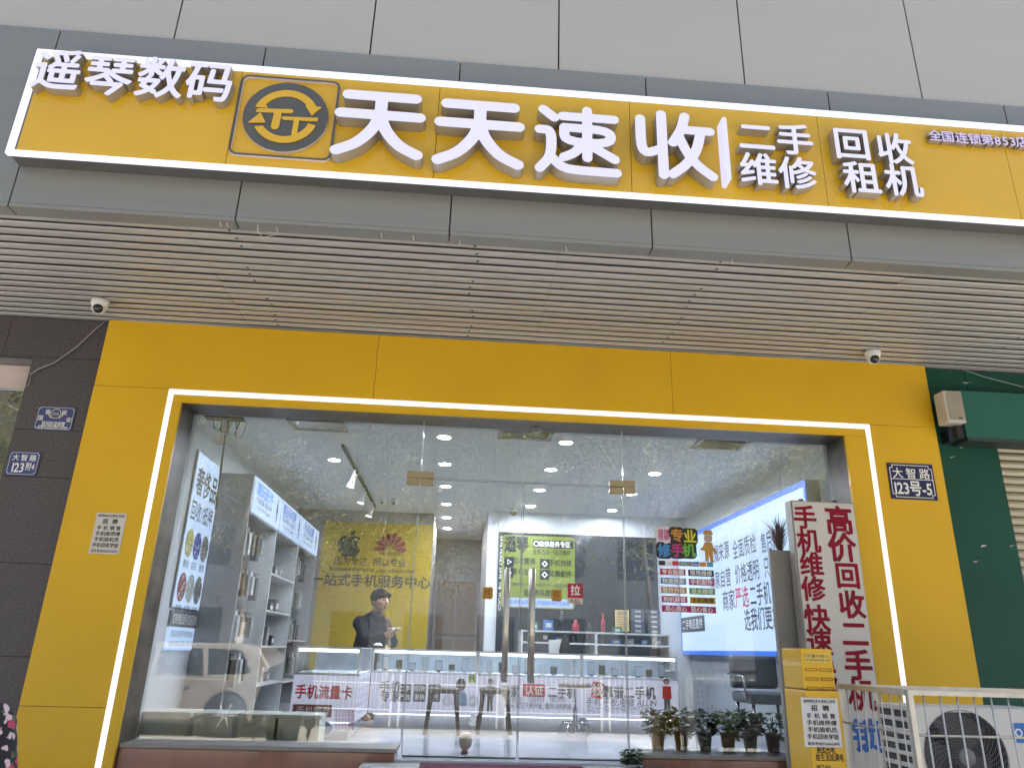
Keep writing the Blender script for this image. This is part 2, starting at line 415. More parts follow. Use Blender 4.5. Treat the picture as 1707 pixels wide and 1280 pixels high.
uw = thing('upper_wall', 'pale grey panelled wall above the canopy', 'wall', (.5, YF+.05, 5.46))
m = MB(); us = [at(x, 0, y=YF+.04).x for x in (305, 627, 932, 1228, 1505)]
us = [us[0]-2.8, us[0]-1.4] + us + [us[-1]+1.4, us[-1]+2.8, us[-1]+4.2]
for a, b in zip(us, us[1:]): m.box(a+.006, b-.006, YF+.04, YF+.07, 5.46, 7.3)
m.build('wall_panels', PALE, uw)
MB().box(us[0], us[-1], YF+.075, YF+.1, 5.42, 7.3).build('wall_backing', DARKGAP, uw)
MB().box(us[0], us[-1], YF+.10, 6, 7.25, 7.3).box(us[0], us[0]+.2, YF+.11, 6, 4.4, 7.24).box(us[-1]-.2, us[-1], YF+.11, 6, 4.4, 7.24).build('wall_returns', PALE, uw)

# ================================================================ the big sign
YS = YF-.15
sg = thing('shop_sign', 'long yellow sign box with white lit letters and a white light strip border', 'shop sign', (0.6, YS, 4.29))
SX0, SX1, SZ0, SZ1 = -2.95, 5.15, 4.29, 5.12
m = MB(); ss = [SX0+.05] + [at(px, py, y=YS).x for px, py in ((390, 190), (728, 220), (1052, 245), (1372, 265), (1690, 300))] + [SX1-.05]
for a, b in zip(ss, ss[1:]): m.box(a+.002, b-.002, YS+.012, YS+.03, SZ0+.045, SZ1-.045)
m.build('sign_panel', YELS, sg)
MB().box(SX0+.01, SX1-.01, YS+.032, YF-.004, SZ0+.012, SZ1-.012).build('sign_box', pm('grey sign case', (.13, .13, .13), .45, metal=.3), sg)
m = MB(); t = .031
m.box(SX0, SX1, YS-.006, YS+.028, SZ0, SZ0+t); m.box(SX0, SX1, YS-.006, YS+.028, SZ1-t, SZ1)
m.box(SX0, SX0+t, YS-.006, YS+.028, SZ0+t, SZ1-t); m.box(SX1-t, SX1, YS-.006, YS+.028, SZ0+t, SZ1-t)
m.build('strip_light', LEDW, sg, bevel=.004)
YL = YS-.085     # front faces of the raised letters
TIAN = [[(.13, .87), (.87, .87)], [(.07, .60), (.93, .60)], [(.5, .87), (.5, .58)], [(.5, .60), (.44, .40), (.28, .18), (.07, .07)], [(.5, .60), (.56, .40), (.72, .18), (.93, .07)]]
SU = [[(.09, .93), (.22, .82)], [(.05, .64), (.19, .64), (.19, .27), (.06, .10)], [(.19, .26), (.32, .115), (.55, .095), (.95, .095)],
      [(.32, .85), (.93, .85)], [(.61, .95), (.61, .28)], [(.34, .69), (.89, .69), (.89, .49), (.34, .49), (.34, .69)], [(.56, .48), (.47, .34), (.34, .27)], [(.72, .41), (.93, .28)]]
SHOU = [[(.10, .87), (.10, .32), (.36, .44)], [(.36, .96), (.36, .05)], [(.65, .95), (.60, .74), (.49, .54)], [(.60, .745), (.95, .745)], [(.84, .745), (.78, .45), (.64, .22), (.47, .07)], [(.565, .64), (.66, .38), (.79, .2), (.95, .07)]]
YB = YS+.012     # panel face
def hero(paths, px0, py0, px1, py1, r):
    a = at(px0, py0, y=YL); b = at(px1, py1, y=YL); cx, cz = (a.x+b.x)/2, (a.z+b.z)/2; W, H = abs(b.x-a.x), abs(a.z-b.z)
    lp = strokes_loops(paths, r); A = np.array([p for l in lp for p in l]); lo, hi = A.min(0), A.max(0)
    lp = [[((x-lo[0])/(hi[0]-lo[0])*W-W/2, (y-lo[1])/(hi[1]-lo[1])*H-H/2) for x, y in l] for l in lp]
    d = YB-YL-.003
    put_loops(MB(), lp, (cx, YL+d, cz), *AX, depth=d, mi=0, mside=1).build('letter', [FACE, RETURN], sg)
hero(TIAN, 563, 148, 704, 268, .068); hero(TIAN, 727, 163, 873, 284, .068)
hero(SU, 892, 172, 1037, 297, .060); hero(SHOU, 1058, 181, 1198, 305, .062)
def fontletter(ch, px, py, size, wfac=1., r=.022, depth=None, mt=None, N=96, yl=YL):
    p = at(px, py, y=yl); d = depth or (YB-yl-.003)
    if ch == '二':   # two separate raised strokes
        for l in line_loops(ch, size, r, N, None, soft=.02): put_loops(MB(), [l], (p.x, yl+d, p.z), *AX, depth=d, mi=0, mside=1).build('letter', mt or [FACE, RETURN], sg)
        return
    lp = line_loops(ch, size, r, N, None, soft=.02); lp = [[(x*wfac, y) for x, y in l] for l in lp]
    put_loops(MB(), lp, (p.x, yl+d, p.z), *AX, depth=d, mi=0, mside=1).build('letter', mt or [FACE, RETURN], sg)
YL2 = YS-.055
for ch, px, py in (('遥', 96, 116), ('琴', 182, 126), ('数', 268, 130), ('码', 350, 136)): fontletter(ch, px, py, .34, .92, .020, yl=YL2)
for ch, px, py in (('二', 1261, 228), ('手', 1325, 233), ('维', 1265, 282), ('修', 1330, 289), ('回', 1420, 240), ('收', 1491, 248), ('租', 1437, 296), ('机', 1506, 301)):
    fontletter(ch, px, py, .268 if ch not in '回' else .275, 1.0, .020, yl=YS-.065)
for k, ch in enumerate('全国连锁第853店'):
    fontletter(ch, (1559, 1580, 1603, 1625, 1646, 1663, 1675.5, 1688, 1704)[k], 226+(0, 2, 4, 6, 7, 8.5, 9, 10, 11)[k], .098, 1.0, .02, mt=[FACE2, RETURN], N=64, yl=YS-.03)
a, b = at(1213, 196, y=YL), at(1209, 300, y=YL)
MB().prism(shift(rrect(.034, a.z-b.z, .016), (a.x+b.x)/2, (a.z+b.z)/2), (0, YL, 0), *AX, YB-YL-.003).build('letter', [FACE, RETURN], sg)
# round emblem: charcoal ring and arrows in a rounded square outline
ec = at(477.5, 199, y=YB); EC = Vector((ec.x, YB-.001, ec.z))
emb = put_loops(MB(), [rrect(.655, .64, .055, 5), rrect(.625, .61, .043, 5)], EC, *AX, depth=.022, mi=0, mside=1).build('emblem', [EMB, EMBS], sg)
R0 = .276
def arc(r, a0, a1, n=22): return [(r*math.cos(math.radians(a0+(a1-a0)*k/n)), r*math.sin(math.radians(a0+(a1-a0)*k/n))) for k in range(n+1)]
put_loops(MB(), [circ(R0, 56)], EC, *AX, depth=.024, mi=0, mside=1).build('emblem_disc', [EMB, EMBS], emb)
k_ = R0/200
def pp(l): return [((x-1356)*k_, -(y-420-.06*(x-1356))*k_*1.2) for x, y in l]
up_arc = arc(.212, 28, 164)+[(-.12, .055)]+arc(.160, 150, 34)
T1 = pp([(1220, 384), (1380, 386), (1391, 396), (1382, 405), (1336, 404), (1334, 474), (1322, 484), (1303, 482), (1296, 470), (1300, 404), (1215, 402)])
T2 = pp([(1345, 423), (1512, 427), (1508, 444), (1424, 441), (1422, 512), (1396, 514), (1398, 441), (1348, 439), (1338, 431)])
H1 = pp([(1440, 366), (1520, 374), (1478, 416)]); H2 = pp([(1188, 455), (1238, 404), (1270, 454)])
arr = [up_arc, T1, H1]; low = [[(-x, -y*1.0) for x, y in up_arc[:23]]+[(.15, -.045)]+[(-x, -y) for x, y in arc(.160, 160, 34)], T2, H2]
m = MB(); EC2 = EC-Vector((0, .0245, 0))
for k, l in enumerate(arr+low): put_loops(m, [l], EC2-Vector((0, .0007*k, 0)), *AX, depth=.004, mi=0)
m.build('emblem_arrows', [YELS], emb)

# ================================================================ shopfront surround
sf = thing('shopfront_surround', 'yellow panelled surround of the shop opening with a white light strip', 'shopfront', (.5, 0, 0))
X0, X1, ZT = -3.06, 4.19, 4.012; L0, L1, LT = -2.454, 3.581, 3.421; O0, O1, OT = -2.337, 3.342, 3.310; lw = .043
hd = [X0, at(628, 600, y=0).x, at(1118, 600, y=0).x, X1]
m = MB(); j = .0018
for a, b in zip(hd, hd[1:]): m.box(a+j, b-j, 0, .03, LT+j, ZT)
zb = .985
m.box(X0, L0-j, 0, .03, zb+j, LT-j); m.box(L1+j, X1, 0, .03, zb+j, LT-j); m.box(X0, L0-j, 0, .03, .02, zb-j); m.box(L1+j, X1, 0, .03, .02, zb-j)
m.build('outer_panel', YEL, sf)
m = MB(); k = lw
for a, b in zip((L0+k, .53, L1-k), (.53, L1-k)): m.box(a+j, b-j, 0, .03, OT, LT-k-j)
m.box(L0+k, O0, 0, .03, .02, OT-j); m.box(O1, L1-k, 0, .03, .02, OT-j)
m.build('inner_panel', YEL, sf)
MB().box(L0, L1, -.005, .02, LT-k, LT).box(L0, L0+k, -.005, .02, .3, LT-k).box(L1-k, L1, -.005, .02, .3, LT-k).build('strip_light', LEDW, sf, bevel=.003)
MB().box(X0+.005, L0+.03, .032, .075, .0, ZT-.004).box(L1-.03, X1-.005, .032, .075, .0, ZT-.004).box(L0+.03, L1-.03, .032, .075, LT-.03, ZT-.004).build('surround_backing', DARKGAP, sf)
m = MB()
m.box(O0-.09, O0-.002, .031, .34, .02, OT+.05); m.box(O1+.002, O1+.09, .031, .34, .02, OT+.05); m.box(O0-.002, O1+.002, .031, .34, OT+.002, OT+.09)
m.build('metal_reveal', DIRTY, sf)

# plinths and landing
MB().box(-2.335, -.375, .06, .42, 0, .722).box(-2.335, -.36, .05, .44, .724, .752, 1).build('low_wall', [PLINTH, PLINTHTOP], label='brown stone plinth under the left shop window', cat='plinth', bevel=.003)
MB().box(1.47, 3.338, .06, .42, 0, .722).box(1.455, 3.339, .05, .44, .724, .752, 1).build('low_wall', [PLINTH, PLINTHTOP], label='brown stone plinth under the potted plants at the right window', cat='plinth', bevel=.003)
MB().box(-.6, 1.75, -1.3, .05, 0, FL-.015).box(-.9, 2.05, -1.65, -1.302, 0, .45).box(-1.0, 2.2, -2.0, -1.652, 0, .22).build('entrance_steps', pm('step stone', (.3, .28, .26), .6), label='grey stone steps up to the glass doors', cat='steps', bevel=.006)
MB().box(-.18, .99, -.75, -.045, FL-.014, FL-.002).build('door_mat', pm('maroon carpet', (.11, .012, .035), .95, bump=.5, bscale=250), label='maroon mat in front of the glass doors', cat='mat')

# ---------------------------------------------------------------- glazing
GX0, GX1, GZ1 = -2.333, 3.338, 3.306
DL, DR, DT, DM = -.338, 1.402, 2.805, .540
def pane(name, x0, x1, z0, z1, label, cat, edges='lrtb'):
    g = thing(name, label, cat, ((x0+x1)/2, YG, z0))
    MB().quad((x0+.004, YG, z0+.004), (x1-.004, YG, z0+.004), (x1-.004, YG, z1-.004), (x0+.004, YG, z1-.004)).build('pane', GLASS, g)
    m = MB(); e = .0045
    if 'l' in edges: m.box(x0, x0+e, YG-.006, YG+.006, z0, z1)
    if 'r' in edges: m.box(x1-e, x1, YG-.006, YG+.006, z0, z1)
    if 't' in edges: m.box(x0+e, x1-e, YG-.006, YG+.006, z1-e, z1)
    if 'b' in edges: m.box(x0+e, x1-e, YG-.006, YG+.006, z0, z0+e)
    m.build('glass_edge', EDGE, g); return g
pane('glass_panel', GX0, DL-.002, .754, GZ1, 'tall fixed glass panel left of the doors, above the left plinth', 'window', 'r')
pane('glass_panel', DR+.002, GX1, .754, GZ1, 'tall fixed glass panel right of the doors, with the colourful stickers', 'window', 'l')
pane('glass_panel', DL+.002, DR-.002, DT+.004, GZ1, 'wide glass panel above the two doors', 'window', 'lrb')
for side, (x0, x1, hx, hg) in enumerate(((DL+.004, DM-.004, .425, at(700, 793, y=YG)), (DM+.004, DR-.004, .632, at(1044, 807, y=YG)))):
    d = pane('glass_door', x0, x1, FL+.012, DT-.004, ('left' if side == 0 else 'right')+' glass door with a long steel pull bar', 'door')
    hz0, hz1 = at(845, 1137, y=YG-.07).z, at(849, 946, y=YG-.07).z
    for yy, nm in ((YG-.07, 'handle'), (YG+.07, 'handle')):
        m = MB().tube([(hx, yy, hz0), (hx, yy, hz1)], .021, 14)
        for zz in (hz0+.12, hz1-.12): m.tube([(hx, yy, zz), (hx, YG, zz)], .012, 10)
        m.build(nm, STEEL, d)
    # corner clamp: an L of brushed plate
    s = -1 if side == 0 else 1; cx = DL if side == 0 else DR
    m = MB().box(cx-.11, cx+.115, YG-.02, YG+.02, DT+.0, DT+.055) if side == 0 else MB().box(cx-.12, cx+.105, YG-.02, YG+.02, DT+.0, DT+.055)
    if side == 0: m.box(cx-.11, cx-.002, YG-.02, YG+.02, DT-.06, DT-.001)
    else: m.box(cx+.002, cx+.105, YG-.02, YG+.02, DT-.06, DT-.001)
    m.build('hinge_clamp', CLAMP, d, bevel=.002)
    m = MB().box(*((cx+.003, cx+.115) if side == 0 else (cx-.12, cx-.003)), YG-.018, YG+.018, DT-.062, DT-.006)
    m.build('hinge_clamp', CLAMP, d, bevel=.002)
    MB().box(x0+.01, x1-.01, YG-.012, YG+.012, FL+.004, FL+.011).build('door_seal', DARKGAP, d)

# ================================================================ left neighbour
YW = .08
lwall = thing('granite_wall', 'dark granite wall left of the yellow surround', 'wall', (-3.5, YW, 0))
m = MB(); wx = at(52, 606, y=YW).x; rows = [0, .62, 1.31, 1.98, 2.65, at(60, 716, y=YW).z, at(80, 596, y=YW).z, 4.03]
for a, b in zip(rows, rows[1:]):
    top = a > 3.5
    if top: m.box(-5.2, wx-.25, YW, YW+.06, a+.002, b-.002); m.box(wx-.246, X0-.002, YW, YW+.06, a+.002, b-.002)
    else: m.box(wx, X0-.002, YW, YW+.06, a+.002, b-.002)
m.build('stone_slabs', GRAN, lwall)
MB().box(wx+.01, X0, YW+.05, YW+.09, 0, 4.03).box(-5.2, wx, YW+.05, YW+.09, rows[-2]+.02, 4.03).build('wall_joints', JOINT, lwall)
nb = thing('neighbour_window', 'tall shop window at the left edge beyond the granite wall', 'window', (-4.3, YW+.1, 0))
zt = rows[-2]
MB().box(-5.2, wx, YW+.05, YW+.12, zt-.05, zt).build('frame', pm('grey window frame', (.16, .155, .16), .5), nb)
MB().box(-5.2, wx-.002, YW+.1, YW+.13, zt-.26, zt-.052).build('fascia_strip', pm('pink beige strip', (.55, .45, .43), .6), nb)
MB().box(-5.2, wx-.002, YW+.13, YW+.16, 0, zt-.262).build('mottled_backing', pm('mottled reflection backing', (.30, .31, .28), .5, var=.3, scale=2.5, stretch=(1, 1, .6), detail=6), nb)  # sheet behind the pane; the mottled reflection is put into its colour
MB().quad((-5.2, YW+.11, 0), (wx-.004, YW+.11, 0), (wx-.004, YW+.11, zt-.264), (-5.2, YW+.11, zt-.264)).build('pane', GLASS, nb)

def plate(name, label, cx, cz, w_, h_, yy, mat_, cat='sign', inner=True, notch=.025):
    t = thing(name, label, cat, (cx, yy, cz-h_/2))
    MB().prism(shift(rrect(w_, h_, .008), cx, cz), (0, yy-.008, 0), *AX, .008).build('plate', mat_, t)
    if inner:
        def nl(w, h, q): return [(-w/2+q, -h/2), (w/2-q, -h/2), (w/2-q, -h/2+q), (w/2, -h/2+q), (w/2, h/2-q), (w/2-q, h/2-q), (w/2-q, h/2), (-w/2+q, h/2), (-w/2+q, h/2-q), (-w/2, h/2-q), (-w/2, -h/2+q), (-w/2+q, -h/2+q)]
        m = put_loops(MB(), [nl(w_-.03*notch/.025, h_-.03*notch/.025, notch), nl(w_-.042*notch/.025, h_-.042*notch/.025, notch)], (cx, yy-.0095, cz), *AX)
        m.build('border', PRINTW, t)
    return t
# house number plates
def plate_px(name, label, tl, tr, bl, yy, mat_, cat='sign', inner=True, notch=.025):
    a, b, c = at(*tl, y=yy), at(*tr, y=yy), at(*bl, y=yy)
    W, H = b.x-a.x, a.z-c.z; cx, cz = (a.x+b.x)/2, (a.z+c.z)/2
    return plate(name, label, cx, cz, W, H, yy, mat_, cat, inner, notch), cx, cz, W, H
t, cx, cz, W, H = plate_px('house_number_plate', 'blue house number plate on the right yellow panel', (1477, 771), (1553, 775), (1485, 831), 0, NAVY)
m = letters(MB(), '大', (cx-.12, -.0095, cz+H*.22), .098, r=.012); letters(m, '智', (cx, -.0095, cz+H*.22), .098, r=.012); letters(m, '路', (cx+.12, -.0095, cz+H*.22), .098, r=.012)
letters(m, '123号-5', (cx, -.0095, cz-H*.19), .14, r=.022, width=W*.82); m.box(cx-W*.46, cx+W*.46, -.0105, -.009, cz+H*.045, cz+H*.065); m.build('lettering', PRINTW, t)
t, cx, cz, W, H = plate_px('house_number_plate', 'small blue house number plate on the dark granite wall', (19, 752), (70, 754), (7, 791), YW, BLUEP, notch=.012)
m = MB()
for k, ch in enumerate('大智路'): letters(m, ch, (cx+(k-1)*W*.28, YW-.0095, cz+H*.24), .056, r=.012)
letters(m, '123', (cx-W*.13, YW-.0095, cz-H*.17), .105, r=.018, width=W*.40); letters(m, '附4', (cx+W*.25, YW-.0095, cz-H*.12), .07, r=.012, width=W*.30)
m.build('lettering', PRINTW, t)
t, cx, cz, W, H = plate_px('notice_plate', 'blue emblem plate on the dark granite wall above the house number', (66, 677), (128, 680), (59, 716), YW, BLUEP, notch=.012)
m = MB()
for ch, u, v in (('国', -.38, .0), ('泰', -.22, .26), ('民', .22, .26), ('安', .38, -.04)): letters(m, ch, (cx+u*W, YW-.0095, cz+v*H), .046, r=.008)
letters(m, '联网防盗报警', (cx, YW-.0095, cz-.24*H), .045, r=.008, width=W*.62); letters(m, '报警电话81239110 81201119', (cx, YW-.0095, cz-.38*H), .03, r=.004, width=W*.8)
m.build('lettering', PRINTW, t)
m = put_loops(MB(), [circ(.042, 28), circ(.036, 28)], (cx, YW-.0095, cz+.2*H), *AX); letters(m, 'GA', (cx, YW-.0095, cz+.2*H), .036, r=.01)
for s in (-1, 1): put_loops(m, [shift([(0, 0), (s*.02, .012), (s*.045, .045), (s*.05, .075), (s*.034, .04), (s*.012, .016)], s*.022, -.045)], (cx, YW-.0095, cz+.2*H), *AX)
m.build('emblem', pm('pale gold print', (.6, .58, .4), .5), t)

def poster_lines(t, cx, cz, W, H, yy, jm=None):
    m = MB(); L_ = [('遥琴数码(天天速收)江岸店', .43, .062, .88, .004), ('招  聘', .29, .105, .5, .014), ('手 机 销 售', .13, .09, .8, .010), ('手机维师傅', -.01, .09, .82, .010), ('手机验机员', -.15, .09, .82, .010), ('手机回收学徒', -.29, .09, .86, .010), ('联系电话13260626195', -.43, .062, .86, .003)]
    for body, v, sz, wf, r in L_: letters(m, body, (cx, yy-.003, cz+v*H), sz*H*1.25, r=r+.006, width=W*wf)
    m.build('lettering', PRINTK, t)
yy = -.002
a, b, c = at(162, 854, y=yy), at(212, 856, y=yy), at(146, 922, y=yy)
W, H, cx, cz = b.x-a.x, a.z-c.z, (a.x+b.x)/2, (a.z+c.z)/2
t = thing('notice_sheet', 'white recruitment notice taped to the left yellow panel', 'notice', (cx, yy, cz-H/2))
MB().box(cx-W/2, cx+W/2, yy-.0015, yy, cz-H/2, cz+H/2).build('sheet', PAPER, t); poster_lines(t, cx, cz, W, H, yy)

# ---------------------------------------------------------------- cameras under the soffit, cable
def dome_cam(px, py, z, rz, label):
    p = at(px, py, z=z); t = thing('security_camera', label, 'security camera', (p.x, p.y, z))
    MB().lathe(p, [(.0, -.0), (.068, 0), (.068, -.022), (.062, -.045), (.055, -.06), (0, -.06)], 24).build('mount', WHITE, t)
    d = Vector((math.sin(rz)*.6, -.75, -.45)).normalized(); c = p+Vector((0, 0, -.066))
    MB().ball(c, .054, n=20, m=14).build('housing', WHITE, t)
    MB().lathe(c+d*.028, [(.0, .031), (.024, .030), (.036, .020), (.040, .004)], 20, axis=d).build('lens', BLACKP, t)
    MB().lathe(c+d*.053, [(.0, .008), (.011, .008), (.013, 0)], 14, axis=d).build('lens_ring', pm('grey lens ring', (.1, .1, .11), .2), t)
dome_cam(168, 501, 4.03, .35, 'white dome camera under the canopy above the granite wall')
dome_cam(1454, 586, 4.03, -.25, 'white dome camera under the canopy above the right yellow panel')
pts = [at(178, 534, y=YW-.01), at(160, 548, y=YW-.02), at(128, 578, y=YW-.02), at(90, 605, y=YW-.02), at(64, 615, y=YW-.02), at(52, 624, y=YW-.01)]
MB().tube(pts, .005, 6).tube([pts[-1], at(45, 615, y=YW-.015)], .003, 5).tube([pts[-1], at(48, 642, y=YW-.015), at(36, 646, y=YW-.02)], .003, 5).build('cable', pm('grey cable', (.33, .33, .31), .6), label='loose grey cable sagging across the dark granite wall', cat='cable')

# ================================================================ right neighbour
gw = thing('green_wall', 'dark green painted wall right of the yellow surround', 'wall', (4.8, YW, 0))
sx = at(1660, 735, y=YW).x; sz = at(1660, 735, y=YW).z
m = MB().box(X1+.003, sx, YW, YW+.05, 0, sz-.003); m.box(X1+.003, 4.62, YW, YW+.05, sz+.001, 4.02); m.box(4.625, 7.6, YW, YW+.05, sz+.001, 4.02)
m.build('wall_sheets', GREEN, gw)
m = MB()
for px, py in ((1585, 764), (1602, 748), (1635, 912), (1686, 912), (1612, 640), (1636, 660), (1627, 938)):
    p = at(px, py, y=YW); a = random.uniform(0, 3)
    m.prism(shift([(0, 0), (.05*math.cos(a), .012), (.055, .022), (.012, .02)], p.x, p.z), (0, YW-.002, 0), *AX, .001)
m.build('paint_chips', pm('chipped paint', (.5, .5, .47), .8), gw)
gb = thing('green_sign_box', 'long green sign box mounted over the roller shutter', 'sign', (5.8, -.1, 3.3))
g0, g1 = at(1597, 650, y=-.12), at(1608, 729, y=-.12)
MB().box(g0.x, 7.6, -.12, YW-.004, g1.z, g0.z).build('sign_case', GREEN2, gb, bevel=.008)
MB().box(g0.x-.002, 7.6, -.135, YW-.004, g1.z-.03, g1.z-.002).build('sign_rail', pm('dark rail', (.02, .04, .035), .5), gb)
sh = thing('roller_shutter', 'closed beige roller shutter at the right edge', 'shutter', (6, YW+.12, 0))
m = MB(); n = 46; h = sz/n
for k in range(n):
    z0 = k*h; vs = []
    for x in (sx, 7.6):
        for u in range(6):
            vs.append((x, YW+.10-.022*math.sin(math.pi*u/5), z0+h*.92*u/5))
        vs.append((x, YW+.115, z0+h*.96))
    m.add(vs, [(q, q+1, 7+q+1, 7+q)[::-1] for q in range(6)], 0, True)
m.build('slats', SHUT, sh)
MB().box(sx, 7.6, YW+.13, YW+.15, 0, sz).build('shutter_backing', DARKGAP, sh)
sp = thing('loudspeaker', 'small white loudspeaker mounted on the green wall', 'speaker', (4.3, -.2, 3.4))
ys = -.20; a, b, c = at(1570, 650, y=ys), at(1600, 652, y=ys), at(1576, 703, y=ys)
W, H, cx, cz = .17, a.z-c.z, (a.x+b.x)/2+.01, (a.z+c.z)/2
MB().box(cx-W/2, cx+W/2, ys, ys+.14, cz-H/2, cz+H/2).build('cabinet', pm('aged white plastic', (.55, .52, .46), .5), sp, bevel=.012)
MB().box(cx-W/2+.022, cx+W/2-.012, ys-.006, ys-.001, cz-H/2+.02, cz+H/2-.015).build('grille', pm('beige grille', (.36, .32, .27), .7, bump=.6, bscale=400), sp)
MB().box(cx+.01, cx+.045, ys-.008, ys-.0065, cz-H/2+.035, cz-H/2+.045).build('badge', BLACKP, sp)
MB().box(cx+.02, cx+.08, ys+.06, YW-.003, cz-H/2-.12, cz-H/2-.01).build('bracket', BLACKP, sp)
MB().tube([at(1583, 608, y=YW-.03), at(1640, 628, y=YW-.02), at(1706, 645, y=YW-.03)], .004, 5).build('cable', pm('pale thin cable', (.4, .45, .42), .6), label='thin pale cable along the top of the green wall', cat='cable')
# ================================================================ things in front of the shop, right
def P2(p): return Vector(p)
# tall leaning sign board
ys = -.22
a, b, c = at(1318, 832, y=ys), at(1418, 836, y=ys), at(1478, 1250, y=ys)
t = thing('sign_board', 'tall pale sign board with red characters standing before the right window', 'sign board', (c.x-.3, ys, .0))
bx0, bx1, bz1 = a.x, b.x+.03, a.z; bz0 = .35
MB().box(bx0, bx1, ys+.012, ys+.12, bz0, bz1-.004).build('board_case', pm('board case', (.33, .31, .28), .45, metal=.2), t, bevel=.004)
MB().box(bx0+.012, bx1-.012, ys, ys+.011, bz0+.012, bz1-.016).build('board_face', pm('pale board face', (.58, .55, .51), .42, var=.05, scale=2), t)
m = MB()
for ch, px, py, s in (('高', 1399, 867, 46), ('价', 1404, 912, 46), ('回', 1413, 959, 40), ('收', 1420, 1007, 42), ('二', 1425, 1056, 42), ('手', 1431, 1108, 44), ('机', 1437, 1158, 44)):
    p = at(px, py, y=ys-.003); letters(m, ch, p, s*.0052, r=.028)
for ch, px, py, s in (('手', 1342, 862, 38), ('机', 1348, 901, 38), ('维', 1353, 940, 38), ('修', 1356, 981, 38), ('快', 1362, 1030, 40), ('速', 1366, 1070, 40), ('换', 1372, 1112, 40), ('屏', 1378, 1152, 40), ('解', 1384, 1194, 40)):
    p = at(px, py, y=ys-.003); letters(m, ch, p, s*.0052, r=.026)
m.build('red_lettering', RED, t)
m = letters(MB(), '锁', at(1445, 1226, y=ys-.003), .235, r=.026); m.build('blue_lettering', pm('blue print', (.02, .12, .40), .45), t)
for x_ in (bx0+.1, bx1-.15): MB().box(x_, x_+.03, ys+.05, ys+.08, bz1-.004, bz1+.018).build('hook', DARKGAP, t)
for x_ in (bx0+.02, bx1-.08): MB().box(x_, x_+.06, ys+.02, ys+.11, 0, bz0).build('foot', DARKGAP, t)
# dark grey board behind it
yg = -.06
a, b = at(1284, 916, y=yg), at(1330, 918, y=yg)
t = thing('grey_panel', 'plain grey board standing behind the tall pale sign board', 'board', (a.x+.2, yg, 0))
MB().box(a.x, bx1-.12, yg, yg+.05, .0, a.z).build('board', pm('grey board', (.24, .23, .215), .6, var=.08), t, bevel=.003)
# shared power-bank cabinet
yc = -1.55
a, b, c = at(1334, 1080, y=yc), at(1386, 1081, y=yc), at(1352, 1280, y=yc)
t = thing('charging_cabinet', 'yellow rental power bank cabinet below the tall pale sign board', 'cabinet', ((a.x+b.x)/2, yc, 0))
cx0, cx1, cz1 = a.x, b.x, a.z; dz = at(1340, 1150, y=yc).z
CY = pm('cabinet yellow', (.74, .43, .012), .35, var=.03, coat=.3)
MB().box(cx0, cx1, yc, yc+.27, dz+.006, cz1).build('upper_body', CY, t, bevel=.008)
MB().box(cx0, cx1+.012, yc-.012, yc+.28, 0, dz).build('lower_body', CY, t, bevel=.008)
m = MB(); wv = cx1-cx0
for r_ in range(4):
    for c_ in range(2):
        u = cx0+wv*(.28+.46*c_); v = cz1-.115-.05*r_
        put_loops(m, [rrect(.078, .017, .008), rrect(.068, .009, .004)], (u, yc, v), *AX, depth=.004)
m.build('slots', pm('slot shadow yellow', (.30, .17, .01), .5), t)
lb = MB().prism(shift(rrect(wv*.78, .05, .004), (cx0+cx1)/2, cz1-.05), (0, yc-.002, 0), *AX, .002).build('instruction_label', pm('pale yellow label', (.72, .55, .15), .5), t)
m = MB(); xx = cx0+wv*.14
for k, bd in enumerate(('扫码借', '插充电', '还宝')): letters(m, bd, (cx0+wv*(.26+.25*k), yc-.0035, cz1-.04), .022, r=.004); letters(m, '充电更方便'[k:k+3], (cx0+wv*(.26+.25*k), yc-.0035, cz1-.062), .016, r=.002)
m.build('label_print', pm('brown print', (.25, .15, .01), .5), lb)
yy = yc-.0145
m = letters(MB(), '美团充电', (cx0+wv*.44, yy, at(1375, 1248, y=yy).z), .048, r=.018, width=wv*.56); letters(m, '给生活加满电', (cx0+wv*.54, yy, at(1371, 1261.5, y=yy).z), .042, r=.012, width=wv*.86); letters(m, 'MEITUAN', (cx0+wv*.32, yy, at(1365, 1278, y=yy).z), .036, r=.010, width=wv*.42)
m.build('lettering', PRINTK, t)
a, b, c = at(1337, 1162, y=yy-.002), at(1389, 1163, y=yy-.002), at(1344, 1244, y=yy-.002)
W, H = .215, a.z-c.z; cx, cz = (a.x+b.x)/2+.006, (a.z+c.z)/2
t = thing('notice_sheet', 'white recruitment notice stuck on the yellow power bank cabinet', 'notice', (cx, yy-.004, cz-H/2))
MB().box(cx-W/2, cx+W/2, yy-.004, yy-.002, cz-H/2, cz+H/2).build('sheet', pm('white paper', (.70, .70, .70), .7, var=.04), t); poster_lines(t, cx, cz, W, H, yy-.004)

